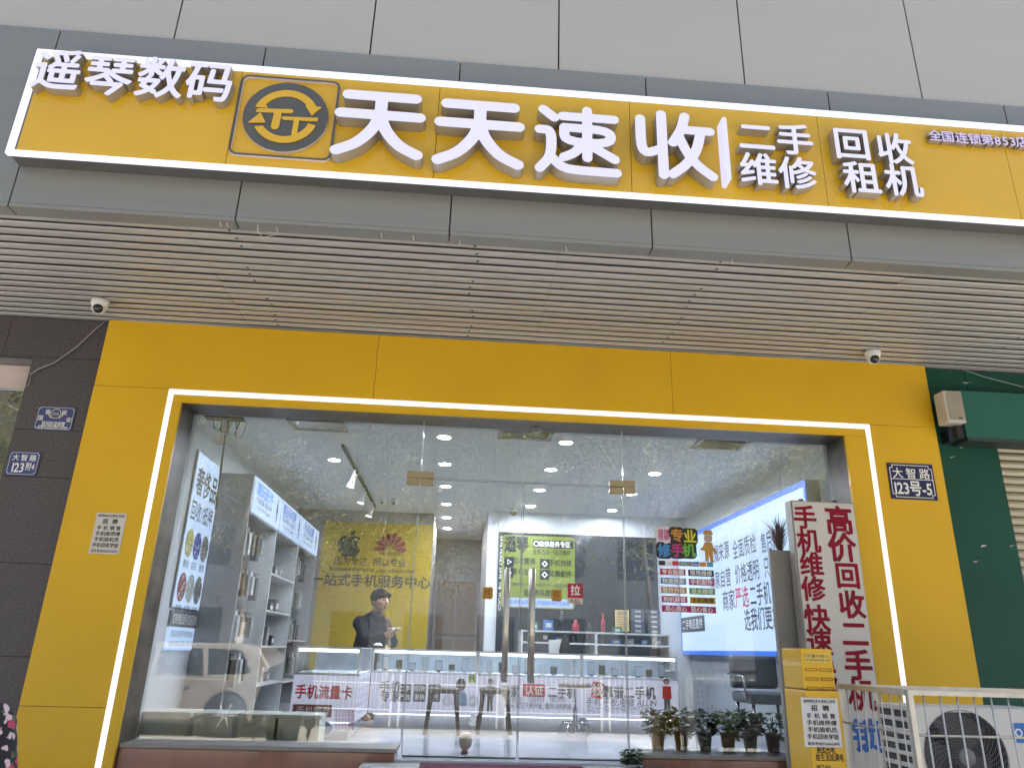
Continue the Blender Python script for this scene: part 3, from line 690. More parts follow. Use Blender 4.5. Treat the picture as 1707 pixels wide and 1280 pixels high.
# air conditioner outdoor unit and its cage
ya = -1.75
fc = at(1611, 1262, y=ya); fr = (at(1680, 1262, y=ya).x - fc.x)
t = thing('air_conditioner', 'white air conditioner outdoor unit inside the steel cage', 'air conditioner', (fc.x+.1, ya, .25))
x0 = at(1520, 1200, y=ya).x; x1 = fc.x+fr+.35; z1 = at(1600, 1181, y=ya).z; z0 = fc.z-fr-.10
ACW = pm('off white enamel', (.64, .63, .60), .4, var=.05)
m = MB(); n = 40; ring = [(fc.x+fr*math.cos(2*math.pi*k/n), ya, fc.z+fr*math.sin(2*math.pi*k/n)) for k in range(n)]
def onrect(k):
    t_ = 2*math.pi*k/n; c_, s_ = math.cos(t_), math.sin(t_); q = min(((x1-fc.x) if c_ > 0 else (fc.x-x0))/max(abs(c_), 1e-6), ((z1-fc.z) if s_ > 0 else (fc.z-z0))/max(abs(s_), 1e-6))
    return (fc.x+c_*q, ya, fc.z+s_*q)
outer = [onrect(k) for k in range(n)]
m.add(ring+outer, [(k, (k+1) % n, n+(k+1) % n, n+k)[::-1] for k in range(n)])
m.build('front_panel', ACW, t)
dd = .36
m = MB().box(x0+.002, x1-.002, ya+.003, ya+dd, z1-.02, z1+.006)
m.box(x0, x0+.02, ya+.003, ya+.03, z0, z1-.021).box(x1-.02, x1, ya+.003, ya+dd, z0, z1-.021).box(x0, x1, ya+.003, ya+dd, z0-.02, z0)
for k in range(9): m.box(x0+.002, x0+.014, ya+.05, ya+dd-.02, z0+.04+k*(z1-z0-.06)/9, z0+.062+k*(z1-z0-.06)/9)
for k in range(3): m.box(x0+.001, x0+.016, ya+.035+k*(dd-.06)/2, ya+.05+k*(dd-.06)/2, z0+.02, z1-.022)
m.build('casing', ACW, t, bevel=.003)
MB().box(x0+.021, x0+.026, ya+.031, ya+dd-.01, z0+.01, z1-.022).build('louver_backing', pm('dark grey louver backing', (.10, .10, .10), .6), t)  # dark sheet added so the gaps between the louvers look dark
m = MB().lathe((fc.x, ya, fc.z), [(fr, 0), (fr*.97, .05), (fr*.96, .14), (0, .16)], 40, axis=(0, 1, 0)).build('fan_well', pm('fan well', (.03, .03, .032), .6), t)
m = MB()
for k in range(3):
    a0 = 2*math.pi*k/3+.4; vs = []
    for i in range(7):
        for j_ in range(5):
            r_ = fr*(.2+.72*j_/4); th = a0+1.5*i/6+.25*j_/4
            vs.append((fc.x+r_*math.cos(th), ya+.06+.05*i/6, fc.z+r_*math.sin(th)))
    m.add(vs, [(i*5+j_, i*5+j_+1, i*5+j_+6, i*5+j_+5) for i in range(6) for j_ in range(4)], 0, True)
m.lathe((fc.x, ya+.05, fc.z), [(0, 0), (fr*.18, .004), (fr*.2, .03), (fr*.2, .08)], 20, axis=(0, 1, 0)).build('fan', pm('grey fan blade', (.09, .09, .10), .4), t)
m = MB()
for k in range(17):
    r_ = fr*(.2+.8*k/16); m.tube([(fc.x+r_*math.cos(2*math.pi*i/40), ya-.006, fc.z+r_*math.sin(2*math.pi*i/40)) for i in range(41)], .0015, 4, caps=False)
for k in range(36):
    pts = []
    for i in range(6):
        r_ = fr*(.2+.8*i/5); th = 2*math.pi*k/36+.9*i/5; pts.append((fc.x+r_*math.cos(th), ya-.010-.003*math.sin(i), fc.z+r_*math.sin(th)))
    m.tube(pts, .0014, 4, caps=False)
m.lathe((fc.x, ya-.016, fc.z), [(0, 0), (fr*.17, .001), (fr*.21, .008), (fr*.21, .014)], 20, axis=(0, 1, 0)).build('fan_guard', pm('grey fan guard', (.16, .16, .17), .4), t)
bl = at(1701, 1221, y=ya-.003)
mm = MB().prism(shift(rrect(.15, .10, .006), bl.x+.03, bl.z), (0, ya-.003, 0), *AX, .002).build('blue_badge', pm('blue badge', (.02, .16, .5), .4), t)
m = put_loops(MB(), [circ(.022, 20), circ(.014, 20)], (bl.x-.01, ya-.0045, bl.z), *AX); m.box(bl.x+.03, bl.x+.08, ya-.006, ya-.0045, bl.z-.006, bl.z+.006).build('badge_print', PRINTW, mm)

tg = -2.12
g = thing('steel_cage', 'galvanised steel bar cage around the air conditioner', 'cage', (fc.x, tg, 0))
GAL = pm('galvanised steel', (.55, .53, .48), .38, metal=.7, var=.12, scale=10)
ax = at(1514, 1148, y=tg); ztop = ax.z; gx0 = ax.x; gx1 = gx0+1.5; gyb = tg+.72
m = MB(); r_ = .016; zb_ = .12
def bar(a, b, r=.014): m.box(min(a[0], b[0])-r, max(a[0], b[0])+r, min(a[1], b[1])-r, max(a[1], b[1])+r, min(a[2], b[2])-r, max(a[2], b[2])+r)
for x in (gx0, gx1):
    for y in (tg, gyb): bar((x, y, .0), (x, y, ztop-.032), .0135)
for zz in (ztop-.016, zb_):
    for y in (tg, gyb): bar((gx0, y, zz), (gx1, y, zz), .0115)
    for x in (gx0, gx1): bar((x, tg+.031, zz), (x, gyb-.031, zz), .0145)
m.build('cage_frame', GAL, g)
m = MB(); k = 0; x = gx0+.072
while x < gx1-.03: m.tube([(x, tg-.002, zb_), (x, tg-.002, ztop-.01)], .005, 6); x += .0895
y = tg+.09
while y < gyb-.03:
    for xx in (gx0, gx1): m.tube([(xx, y, zb_), (xx, y, ztop-.01)], .004, 6)
    y += .09
zm = at(1560, 1226, y=tg).z
for zz in (zm, zm-.38): m.tube([(gx0, tg+.006, zz), (gx1, tg+.006, zz)], .006, 6); m.tube([(gx0+.007, tg, zz), (gx0+.007, gyb, zz)], .006, 6); m.tube([(gx1, tg, zz), (gx1, gyb, zz)], .006, 6)
m.build('cage_bars', GAL, g)
for x_ in (x0+.05, x1-.11): MB().box(x_, x_+.06, ya-.02, ya+dd+.02, .0, z0-.022).build('mounting_foot', pm('dark mounting steel', (.08, .08, .08), .6), t)

# ================================================================ people: bodies grown from overlapping limbs, remeshed to one surface
def limb(m, pts, rad, n=12):
    """tapered chain with round joints"""
    m.tube(pts, rad, n)
    for p, r in zip(pts, rad): m.ball(p, r, n=12, m=8)
def remesh(o, size, smooth=4):
    r = o.modifiers.new('one_surface', 'REMESH'); r.mode = 'VOXEL'; r.voxel_size = size; r.use_smooth_shade = True
    if smooth: s = o.modifiers.new('soften', 'SMOOTH'); s.iterations = smooth; s.factor = .5
    return o
SKIN = pm('skin', (.42, .25, .17), .5, var=.06, scale=12)
HAIR = pm('black hair', (.004, .004, .004), .65, var=.3, scale=60, stretch=(1, 1, .2), spec=.15)
def head_parts(body, c, f, hair, hr, tilt=0):
    """head: skull, jaw, nose, brow, ears around centre c looking along f (unit, horizontal), scale hr"""
    c, f = Vector(c), Vector(f).normalized(); s = Vector((f.y, -f.x, 0)); up = Vector((0, 0, 1))
    q = lambda a, b, d: c + f*a*hr + s*b*hr + up*d*hr
    body.ball(q(0, 0, .12), .92*hr, .92*hr, 1.02*hr, 18, 12); body.ball(q(.22, 0, -.32), .66*hr, .66*hr, .82*hr, 16, 12); body.ball(q(.36, 0, -.78), .40*hr, .40*hr, .34*hr)
    body.tube([q(.86, 0, .05), q(1.10, 0, -.30)], [.12*hr, .17*hr], 8); body.ball(q(1.03, 0, -.31), .17*hr)
    for sg_ in (-1, 1):
        body.ball(q(.58, .36*sg_, -.25), .3*hr, .3*hr, .26*hr); body.ball(q(-.05, .88*sg_, -.12), .15*hr, .1*hr, .27*hr); body.tube([q(.80, .12*sg_, .10), q(.70, .52*sg_, .10)], [.12*hr, .1*hr], 6)
    body.tube([q(.92, -.2, -.58), q(.92, .2, -.58)], .085*hr, 6); body.tube([q(.90, -.17, -.70), q(.90, .17, -.70)], .09*hr, 6)
    return q
# assistant behind the counter, looking down at a phone
yp = 3.2; hd_ = at(634, 1000, y=yp); fd = Vector((.78, -.62, 0)).normalized(); sd_ = Vector((fd.y, -fd.x, 0)); hr = .112
t = thing('person', 'person in a dark jacket behind the counter looking down at a phone', 'person', (hd_.x-.1, yp+.1, FL))
body = MB(); q = head_parts(body, hd_, fd, None, hr)
neck = hd_ + fd*(-.05) + Vector((0, 0, -.15)); chest = hd_ + fd*(-.10) + Vector((0, 0, -.34)); hip = hd_ + fd*(-.16) + Vector((0, 0, -.78))
limb(body, [hd_+fd*(-.03)+Vector((0, 0, -.08)), neck, chest], [.055, .062, .08])
limb(body, [chest, hip], [.12, .13])
for s_ in (-1, 1):
    kn = hip + fd*.05 + sd_*.10*s_ + Vector((0, 0, -.30)); ft = Vector((kn.x, kn.y, FL+.05))
    limb(body, [hip+sd_*.09*s_, kn, ft], [.09, .065, .045]); limb(body, [ft, ft+fd*.16-Vector((0, 0, .02))], [.045, .035])
hp = at(650, 1053, y=yp-.32); hands = []
for s_ in (-1, 1):
    shd = chest + sd_*.20*s_ + Vector((0, 0, .07)); hnd = hp + sd_*.05*s_ + (Vector((0, 0, -.03)) if s_ > 0 else Vector((-.02, 0, -.02)))
    el = (shd+hnd)/2 + sd_*.10*s_ + Vector((0, .05, -.14))
    limb(body, [shd, el, hnd], [.05, .042, .03])
    dr = (hp-el).normalized(); hands.append((shd, el, hnd))
    body.ball(hnd+dr*.045, .042, .042, .022)
    for k in range(4):
        b0 = hnd+dr*.07+sd_*(.018*(k-1.5)); body.tube([b0, b0+dr*(.035+.006*(k % 2)), b0+dr*.055+Vector((0, 0, .022)), b0+dr*.045+Vector((0, 0, .038))], [.0095, .009, .0085, .008], 6)
    b0 = hnd+dr*.03-sd_*.035*s_; body.tube([b0, b0+dr*.035-sd_*.015*s_+Vector((0, 0, .02)), b0+dr*.06-sd_*.005*s_+Vector((0, 0, .03))], [.012, .010, .009], 6)
bo = remesh(body.build('body', SKIN, t), .0085, 2)
jk = MB(); limb(jk, [neck+Vector((0, 0, -.05)), chest+Vector((0, 0, .04)), chest+Vector((0, 0, -.12)), hip+Vector((0, 0, .1)), hip], [.10, .165, .185, .185, .18], 16)
for s_, (shd, el, hnd) in zip((-1, 1), hands):
    limb(jk, [chest+Vector((0, 0, .07)), shd, el, el+(hnd-el)*.82], [.10, .088, .068, .052])
jk.tube([neck+Vector((0, 0, -.09)), neck+Vector((0, 0, .0))+fd*.02], [.115, .098], 16)
remesh(jk.build('jacket', pm('dark navy jacket', (.008, .009, .014), .75, var=.25, scale=9, bump=.3, bscale=16), t), .013, 3)
hb = MB().ball(q(-.10, 0, .32), 1.02*hr, 1.02*hr, .92*hr, 18, 12).ball(q(-.42, 0, -.10), .66*hr, .72*hr, .62*hr, 14, 10)
for k in range(9): hb.ball(q(.66, -.6+.15*k, .52+.07*math.sin(k*2.1)), .28*hr, .22*hr, .22*hr)
for s_ in (-1, 1): hb.ball(q(.12, .86*s_, .22), .34*hr, .16*hr, .42*hr)
remesh(hb.build('hair', HAIR, t), .010, 1)
e_ = MB()
for s_ in (-1, 1): e_.ball(q(.84, .34*s_, -.03), .09*hr, .09*hr, .045*hr, 8, 6); e_.tube([q(.90, .14*s_, .20), q(.80, .52*s_, .21)], .045*hr, 6)
e_.build('eyes_and_brows', HAIR, t)
MB().box(-.075, .075, -.036, .036, -.005, .005).build('phone', pm('white phone', (.65, .66, .66), .2), None, bevel=.004, label='white phone held by the person in the dark jacket', cat='phone')
ph = [o for o in COL.objects if o.name == 'phone'][0]; ph.location = hp+Vector((.05, -.03, .035)); ph.rotation_euler = (.15, -.1, .25)
MB().lathe(at(630, 1076, y=2.45)-Vector((0, 0, .0)), [(0, .03), (.02, .03), (.05, .012), (.052, 0), (0, 0)], 16).build('white_dish', WHITE, label='small white dish on the counter before the person', cat='dish', group=None)

# woman passing at the lower left, back of a flowered jacket
yw = -2.9
sh_ = at(14, 1180, y=yw); cxw = sh_.x-.225
t = thing('person', 'person in a dark jacket with pink flowers at the lower left corner', 'person', (cxw, yw, 0))
body = MB(); hc = Vector((cxw-.10, yw+.02, sh_.z+.27)); fw_ = Vector((.25, .97, 0)); q = head_parts(body, hc, fw_, None, .105)
limb(body, [hc, Vector((cxw, yw, sh_.z+.06)), Vector((cxw, yw, sh_.z-.1))], [.055, .06, .1]); limb(body, [(cxw, yw, sh_.z-.1), (cxw, yw, .72)], [.12, .14])
for s_ in (-1, 1):
    limb(body, [(cxw+.09*s_, yw, .72), (cxw+.09*s_, yw+.03*s_, .42), (cxw+.09*s_, yw, .06)], [.095, .065, .045]); limb(body, [(cxw+.09*s_, yw, .05), (cxw+.10*s_, yw+.17, .03)], [.045, .033])
    hnd = Vector((cxw+.30*s_, yw+.06, sh_.z-.62)); limb(body, [(cxw+.18*s_, yw, sh_.z-.04), (cxw+.25*s_, yw, sh_.z-.33), hnd], [.05, .042, .028])
    body.ball(hnd+Vector((0, 0, -.05)), .022, .04, .05)
    for k in range(4): body.tube([hnd+Vector((0, .027-.018*k, -.08)), hnd+Vector((-.006*s_, .03-.018*k, -.12)), hnd+Vector((-.018*s_, .028-.018*k, -.148))], [.0095, .009, .008], 6)
    body.tube([hnd+Vector((-.01*s_, .035, -.04)), hnd+Vector((-.02*s_, .06, -.075)), hnd+Vector((-.025*s_, .06, -.1))], [.012, .010, .009], 6)
remesh(body.build('body', SKIN, t), .011, 2)
jk = MB(); limb(jk, [(cxw, yw, sh_.z+.03), (cxw, yw, sh_.z-.12), (cxw, yw, sh_.z-.4), (cxw, yw, .66)], [.10, .17, .18, .20], 16)
for s_ in (-1, 1): limb(jk, [(cxw+.08*s_, yw, sh_.z-.03), (cxw+.175*s_, yw, sh_.z-.065), (cxw+.255*s_, yw, sh_.z-.33), (cxw+.295*s_, yw+.05, sh_.z-.58)], [.09, .088, .078, .062])
remesh(jk.build('jacket', spotted('flowered cloth', (.010, .009, .016), [(.42, .04, .10), (.55, .42, .44), (.06, .09, .04)], scale=13, thr=.26), t), .012, 4)
m = MB()
for s_ in (-1, 1): limb(m, [(cxw+.08*s_, yw, .74), (cxw+.09*s_, yw+.03*s_, .42), (cxw+.09*s_, yw, .11)], [.125, .088, .07])
shoe = MB()
for s_ in (-1, 1): limb(shoe, [(cxw+.09*s_, yw-.02, .06), (cxw+.10*s_, yw+.10, .05), (cxw+.10*s_, yw+.19, .04)], [.065, .055, .042])
remesh(shoe.build('shoes', pm('dark shoe leather', (.015, .014, .014), .4), t), .012, 2)
remesh(m.build('trousers', pm('dark trousers', (.02, .02, .024), .8), t), .014, 3)
hb = MB().ball(q(-.12, 0, .30), .108, .108, .1, 18, 12).ball(q(-.40, 0, -.2), .08, .085, .1, 14, 10); remesh(hb.build('hair', HAIR, t), .012, 1)
# ================================================================ the room
CZ = 3.40; YBK = 5.0; YBL = 5.4; XL, XR = -2.42, 3.42
WALL = pm('white wall paint', (.70, .71, .72), .6, var=.03, scale=1.5)
GREYW = pm('grey brown wall', (.30, .27, .25), .7, var=.06)
CEIL = pm('white ceiling paint', (.78, .79, .80), .8, var=.03)
fl = MB().box(-2.5, 3.5, .44, 8.3, FL-.12, FL).box(-.375, 1.47, .05, .44, FL-.12, FL).build('floor', pm('polished pale tile', (.45, .46, .50), .2, var=.10, scale=2.5, coat=.1, rvar=.06), kind='structure')
MB().box(-2.52, 3.52, .345, 8.3, CZ, CZ+.1).build('ceiling', CEIL, kind='structure')
MB().box(XL-.1, XL, .345, 8.3, FL, CZ-.001).build('side_wall', WALL, label='white side wall of the shop behind the shelf unit', cat='wall')
MB().box(XR, XR+.1, .345, 8.3, FL, CZ-.001).build('side_wall', WALL, label='white side wall of the shop behind the big light box', cat='wall')
MB().box(XL+.001, -.36, YBL, YBL+.1, FL, CZ-.001).build('back_wall', GREYW, label='rear wall of the shop behind the yellow poster', cat='wall')
MB().box(.45, XR-.001, YBK-.04, YBK+.1, FL, CZ-.001).build('back_wall', WALL, label='white rear wall of the shop behind the dark service board', cat='wall')
t = thing('corridor_wall', 'grey brown end wall of the passage between the two rear walls', 'wall', (.05, 8.2, FL))
MB().box(-.36, .45, 8.1, 8.2, FL, CZ-.001).build('wall', GREYW, t)
m = MB()
for x0_, x1_ in ((-.3, .02), (.05, .4)):
    m.box(x0_, x1_, 8.07, 8.097, FL+.2, FL+.95).box(x0_, x1_, 8.07, 8.097, FL+1.02, FL+1.95)
m.build('door_panels', pm('brown door', (.20, .14, .10), .5), t)
MB().box(-.46, -.36, YBL+.101, 8.09, FL, CZ-.002).build('passage_wall', GREYW, t); MB().box(.45, .55, YBK+.11, 8.09, FL, CZ-.002).build('passage_wall', GREYW, t)
# ceiling: downlights, vents, track lights
DISC = em('lamp disc', (228, 239, 255), 620, var=0)
def lamp(x, y, label):
    t = thing('downlight', label, 'ceiling light', (x, y, CZ), group='round downlights in the shop ceiling')
    MB().lathe((x, y, CZ), [(.085, 0), (.085, -.006), (.066, -.009), (.062, -.004)], 24).build('rim', WHITE, t)
    MB().lathe((x, y, CZ-.0035), [(.062, 0), (0, 0)], 24).build('diffuser', DISC, t)
ORD = ['nearest the glass', 'second from the glass', 'third from the glass', 'fourth from the glass', 'fifth from the glass', 'sixth from the glass']
for row, xs_, ys_ in (('left', -.18, (1.0, 2.12, 3.32, 4.55, 5.69, 6.79)), ('middle', 1.02, (.98, 2.15, 3.29, 4.43)), ('right', 2.21, (2.12, 3.30, 4.48))):
    for k, y in enumerate(ys_): lamp(xs_, y, 'round lit downlight of the %s row in the ceiling, %s' % (row, ORD[k]))
for px, py, lb in ((557, 766, 'round lit downlight left of the ceiling track, near the glass'),):
    p = at(px, py, z=CZ); lamp(p.x, p.y, lb)
def vent(x, y, w_, h_, label, nm='ceiling_vent', lit=False):
    t = thing(nm, label, 'ceiling vent', (x, y, CZ))
    m = MB(); f = .045
    m.box(x-w_/2, x+w_/2, y-h_/2, y-h_/2+f, CZ-.02, CZ-.001).box(x-w_/2, x+w_/2, y+h_/2-f, y+h_/2, CZ-.02, CZ-.001).box(x-w_/2, x-w_/2+f, y-h_/2+f, y+h_/2-f, CZ-.02, CZ-.001).box(x+w_/2-f, x+w_/2, y-h_/2+f, y+h_/2-f, CZ-.02, CZ-.001)
    m.build('frame', pm('vent frame', (.33, .32, .30), .5), t, bevel=.004)
    m = MB()
    if lit: m.box(x-w_/2+f, x+w_/2-f, y-h_/2+f, y+h_/2-f, CZ-.008, CZ-.002)
    else:
        k = y-h_/2+f+.02
        while k < y+h_/2-f: m.quad((x-w_/2+f, k, CZ-.016), (x+w_/2-f, k, CZ-.016), (x+w_/2-f, k+.018, CZ-.004), (x-w_/2+f, k+.018, CZ-.004)); k += .028
    m.build('panel', pm('pale vent grille', (.42, .42, .42), .5) if not lit else pm('pale glossy panel', (.5, .52, .55), .2), t)
vent(-1.36, .78, .52, .36, 'square pale ceiling panel at the left, near the glass', 'ceiling_panel', True)
vent(.6, .74, .52, .36, 'square ceiling vent above the doors'); vent(2.5, .74, .5, .4, 'square ceiling vent at the right, above the stickers')
t = thing('ceiling_hatch', 'open dark ceiling hole with hanging wires at the left corner', 'hatch', (-2.22, .72, CZ))
MB().box(-2.38, -2.02, .66, .80, CZ-.006, CZ-.001).build('hole', DARKGAP, t)  # solid plate; its dark colour stands in for the shade inside the opening
m = MB()
for k in range(4):
    x = -2.3+.07*k; m.tube([(x, .72, CZ), (x+.02, .70, CZ-.10-.03*k), (x+.07, .71, CZ-.12-.02*k), (x+.10, .73, CZ-.02)], .005, 5)
m.build('wires', BLACKP, t)
MB().tube([(-2.2, .74, CZ-.005), (-2.22, .74, CZ-.26)], .028, 12).build('pipe', WHITE, t)
pts = [Vector((-2.17, .74, CZ-.01))]+[at(375-k*2.2, 730+k*17, y=.66) for k in range(8)]
MB().tube(pts, [.008+.002*math.sin(k*2) for k in range(9)], 7).build('cable_bundle', pm('grey cable bundle', (.10, .10, .105), .7), t)
t = thing('track_light', 'black ceiling track with white spot lamps left of the downlight rows', 'track light', (-1.22, 3.2, CZ))
MB().box(-1.235, -1.205, 1.46, 5.0-.06, CZ-.03, CZ-.001).build('track', pm('black track', (.015, .015, .015), .5), t)
for k, y in enumerate((2.5, 3.5, 4.5)):
    c = Vector((-1.22, y, CZ-.03)); d = Vector((-.25, -.10, -1)).normalized(); h = c+Vector((0, 0, -.075))
    sp_ = MB().tube([c, h], .012, 8).lathe(h-d*.03, [(0, 0), (.028, .002), (.034, .10), (.052, .165), (.048, .165), (.044, .15)], 18, axis=d).build('spot_lamp', WHITE, t)
    MB().lathe(h-d*.03+d*.155, [(.046, 0), (0, 0)], 18, axis=d).build('lamp_face', em('spot disc', (255, 250, 240), 14, var=0), sp_)
def small_cam(c, label, body_=WHITE, r=.05):
    t = thing('indoor_camera', label, 'security camera', c)
    MB().lathe(c, [(0, 0), (r*.9, 0), (r, -.03), (r*.8, -.05), (0, -.052)], 16).build('mount', WHITE, t)
    MB().ball(Vector(c)+Vector((0, 0, -.06)), r*.9).build('housing', body_, t); MB().ball(Vector(c)+Vector((0, -r*.6, -.075)), r*.45).build('lens', BLACKP, t)
small_cam((-1.06, 4.3, CZ), 'white ceiling camera near the end of the black track, left of its twin'); small_cam((-.90, 4.3, CZ), 'white ceiling camera near the end of the black track, right of its twin')
small_cam((.80, 4.7, CZ), 'small black camera high on the white rear wall', BLACKP, .045)
p = at(894, 715, y=.30); MB().box(p.x-.05, p.x+.05, .24, .30, p.z-.03, p.z+.045).box(p.x-.03, p.x+.03, .235, .3, p.z-.045, p.z-.031).build('door_sensor', WHITE, label='small white sensor box at the top of the glass above the doors', cat='sensor', bevel=.004)

# ---------------------------------------------------------------- left wall: light box and shelf unit
LBOX = em('lit pale blue panel', (188, 211, 248), 1.0, var=.04, scale=.8)
PK = pm('dark olive print', (.05, .055, .03), .5); PB = pm('blue print text', (.06, .20, .62), .5); PN = pm('slate print', (.06, .07, .09), .5)
UL, VL = Vector((0, 1, 0)), Vector((0, 0, 1))
xl = -2.395
t = thing('light_box', 'pale lit light box on the left side wall listing luxury goods', 'light box', (-2.39, 1.08, 1.0))
y0, y1, z1_, z0_ = .775, 1.495, 3.10, 1.72
MB().box(XL+.001, xl-.0045, y0, y1, z0_, z1_).build('case', pm('box case', (.4, .4, .42), .5), t)
MB().box(xl-.0035, xl, y0+.01, y1-.01, z0_+.01, z1_-.01).build('lit_panel', LBOX, t)
def wl(mb, body, py_, pz_, size, **k): return letters(mb, body, (xl+.003, py_, pz_), size, UL, VL, **k)
m = MB(); W = y1-y0
wl(m, '奢侈品', y0+W*.5, 2.84, .27, r=.02, width=W*.86); m.build('heading', PK, t)
m = MB(); wl(m, '回收/抵押', y0+W*.48, 2.57, .19, r=.012, width=W*.86); m.build('subheading', PN, t)
m = MB(); cols_ = [(.55, .50, .10), (.06, .08, .40), (.30, .30, .30), (.30, .04, .05), (.42, .45, .38), (.12, .11, .10)]
for k, lab in enumerate(('黄金', '钻石', '腕表', '电脑', '名酒', '名包')):
    cy2, cz2 = y0+W*(.2+.3*(k % 3)), 2.28-.38*(k//3)
    wl(m, lab, cy2, cz2-.18, .075, r=.01)
m.build('captions', PN, t)
for k in range(6):
    cy2, cz2 = y0+W*(.2+.3*(k % 3)), 2.28-.38*(k//3)
    mm = put_loops(MB(), [circ(.105, 24, ry=.125)], (xl+.0025, cy2, cz2), UL, VL); c = cols_[k]
    mm.build('product_picture', spotted('product picture %s' % 'abcdef'[k], c, [(.75, .78, .8), tuple(x*.3 for x in c)], scale=22, thr=.3, rough=.4), t)
g2 = thing('wall_notice', 'grey and pale notice panel under the luxury goods light box', 'notice', (-2.39, 1.08, 1.37))
MB().box(XL+.001, xl-.002, y0+.03, y1, 1.57, 1.70).build('grey_strip', pm('grey strip', (.16, .17, .18), .5), g2)
MB().box(XL+.001, xl-.002, y0+.03, y1-.03, 1.375, 1.565).build('lit_panel', LBOX, g2)
m = MB(); wl(m, '如有物品出手,欢迎咨询', y0+W*.52, 1.635, .10, r=.012, width=W*.88); m.build('white_lettering', PRINTW, g2)
m = MB(); wl(m, '变卖品回收抵押不明的贵重物品', y0+W*.5, 1.51, .06, r=.006, width=W*.8); wl(m, '为你提供 金银饰品 有限期 实时报价咨询', y0+W*.5, 1.43, .05, r=.006, width=W*.86); m.build('small_lettering', PN, g2)

xf = -2.07; ya0, ya1 = 1.5, 5.37; zt_ = 3.055; zh = 2.70
sh = thing('shelf_unit', 'tall grey shelf unit along the left wall with lit headers', 'shelf', (-2.2, 3.1, FL))
GRY = pm('grey laminate', (.33, .33, .34), .5, var=.04); GRYD = pm('dark grey backing', (.15, .15, .155), .6)
MB().box(XL+.002, xf, ya0, ya0+.03, FL, zt_).build('side_panel', GRY, sh); MB().box(XL+.002, xf, ya1-.03, ya1, FL, zt_).build('side_panel', GRY, sh)
MB().box(XL+.002, XL+.02, ya0+.03, ya1-.03, FL, zt_-.03).build('back_panel', GRYD, sh)
MB().box(XL+.002, xf-.01, ya0+.03, ya1-.03, zh-.03, zt_-.001).build('header_box', GRY, sh)
dv = [ya0+.03, 2.77, 4.07, ya1-.03]
m = MB()
for y in dv[1:-1]: m.box(XL+.02, xf-.004, y-.012, y+.012, FL, zh-.032)
m.build('divider', pm('pale shelf edge', (.55, .56, .56), .5), sh)
for k, (a, b) in enumerate(zip(dv, dv[1:])):
    h = MB().box(xf-.009, xf+.012, a+.01, b-.01, zh-.01, zt_-.012).build('lit_header', LBOX, sh)
    m = letters(MB(), ('潮玩配件', '精品手机壳', '手机贴膜')[k], (xf+.0135, a+(b-a)*.37, zh+.245), .15, UL, VL, r=.016, width=(b-a)*.58); m.build('header_text', PB, h)
    m = letters(MB(), ('产品贴膜 潮玩配件', '防护配件 新品壳', '手工贴膜 高清')[k], (xf+.0135, a+(b-a)*.37, zh+.135), .062, UL, VL, r=.006, width=(b-a)*.55); letters(m, ('专业 手机 贴膜', '专业 手机 贴膜', '专业 手机 贴膜')[k], (xf+.0135, a+(b-a)*.37, zh+.06), .04, UL, VL, r=.004, width=(b-a)*.45)
    put_loops(m, [circ(.022, 16, b-a and 0, .115), [(-.03, .09), (.03, .09), (.036, -.02), (.02, -.02), (.02, -.12), (.004, -.12), (0, -.03), (-.004, -.12), (-.02, -.12), (-.02, -.02), (-.036, -.02)]], (xf+.0135, a+(b-a)*.84, zh+.16), UL, VL); m.build('header_print', PN, h)
m = MB()
for z in (1.02, 1.42, 1.80, 2.20): m.box(XL+.02, xf-.006, 2.782, 4.058, z-.01, z+.01)
for z in (1.0, 1.5): m.box(XL+.02, xf-.006, 4.082, ya1-.03, z-.01, z+.01)
m.build('shelf_board', pm('pale shelf edge', (.55, .56, .56), .5), sh)
ci = 0
packs = [('black', (.02, .02, .022)), ('dark grey', (.09, .09, .1)), ('pale', (.5, .5, .5)), ('grey', (.22, .22, .23))]
ROW = ['top', 'second', 'third', 'lowest']; BAY = ['bay nearest the glass', 'far bay']
for bay, (a, b) in enumerate(((1.62, 2.7), (4.15, 5.25))):
    for r_ in range(4):
        for k in range(6):
            y = a+(b-a)*(k+.5)/6; z = 2.58-.42*r_; nm_, c = packs[(k*3+r_*2+bay) % 4]; h = random.uniform(.2, .3)
            q_ = MB().box(xf-.17, xf-.10, y-.045, y+.045, z-h, z-.03); q_.prism(shift([(-.045, -.03), (.045, -.03), (.045, 0), (.012, .03), (-.012, .03), (-.045, 0)], y, z), (xf-.13, 0, 0), UL, VL, .006)
            q_.tube([(XL+.02, y, z+.012), (xf-.09, y, z+.012)], .003, 5)
            q_.build('hanging_pack', pm(nm_+' pack', c, .3, var=.4, scale=20), bevel=.006, label='%s pack on the %s shelf hook row, %s in the %s' % (nm_, ROW[r_], ('first', 'second', 'third', 'fourth', 'fifth', 'sixth')[k], BAY[bay]), cat='hanging pack', group='packs hanging in the shelf unit')
for r_, z in enumerate((1.03, 1.43, 1.81, 2.21)):
    for k in range(4):
        y = 2.92+.29*k; h = random.uniform(.1, .24); d_ = random.uniform(.05, .09); nm_, c = packs[(k+r_) % 4]
        MB().box(xf-.27, xf-.12, y-d_, y+d_, z+.001, z+h).box(xf-.121, xf-.117, y-d_*.7, y+d_*.7, z+h*.3, z+h*.7, 1).build('product_box', [pm(nm_+' box', c, .4, var=.3, scale=9), pm('box print '+nm_, tuple(min(.8, .75-x) for x in c), .5)], bevel=.003,
            label='%s product box on the %s shelf unit board, %s from glass' % (nm_, ('lowest', 'second lowest', 'third lowest', 'top')[r_], ('first', 'second', 'third', 'fourth')[k]), cat='box', group='boxes on the shelf unit boards')

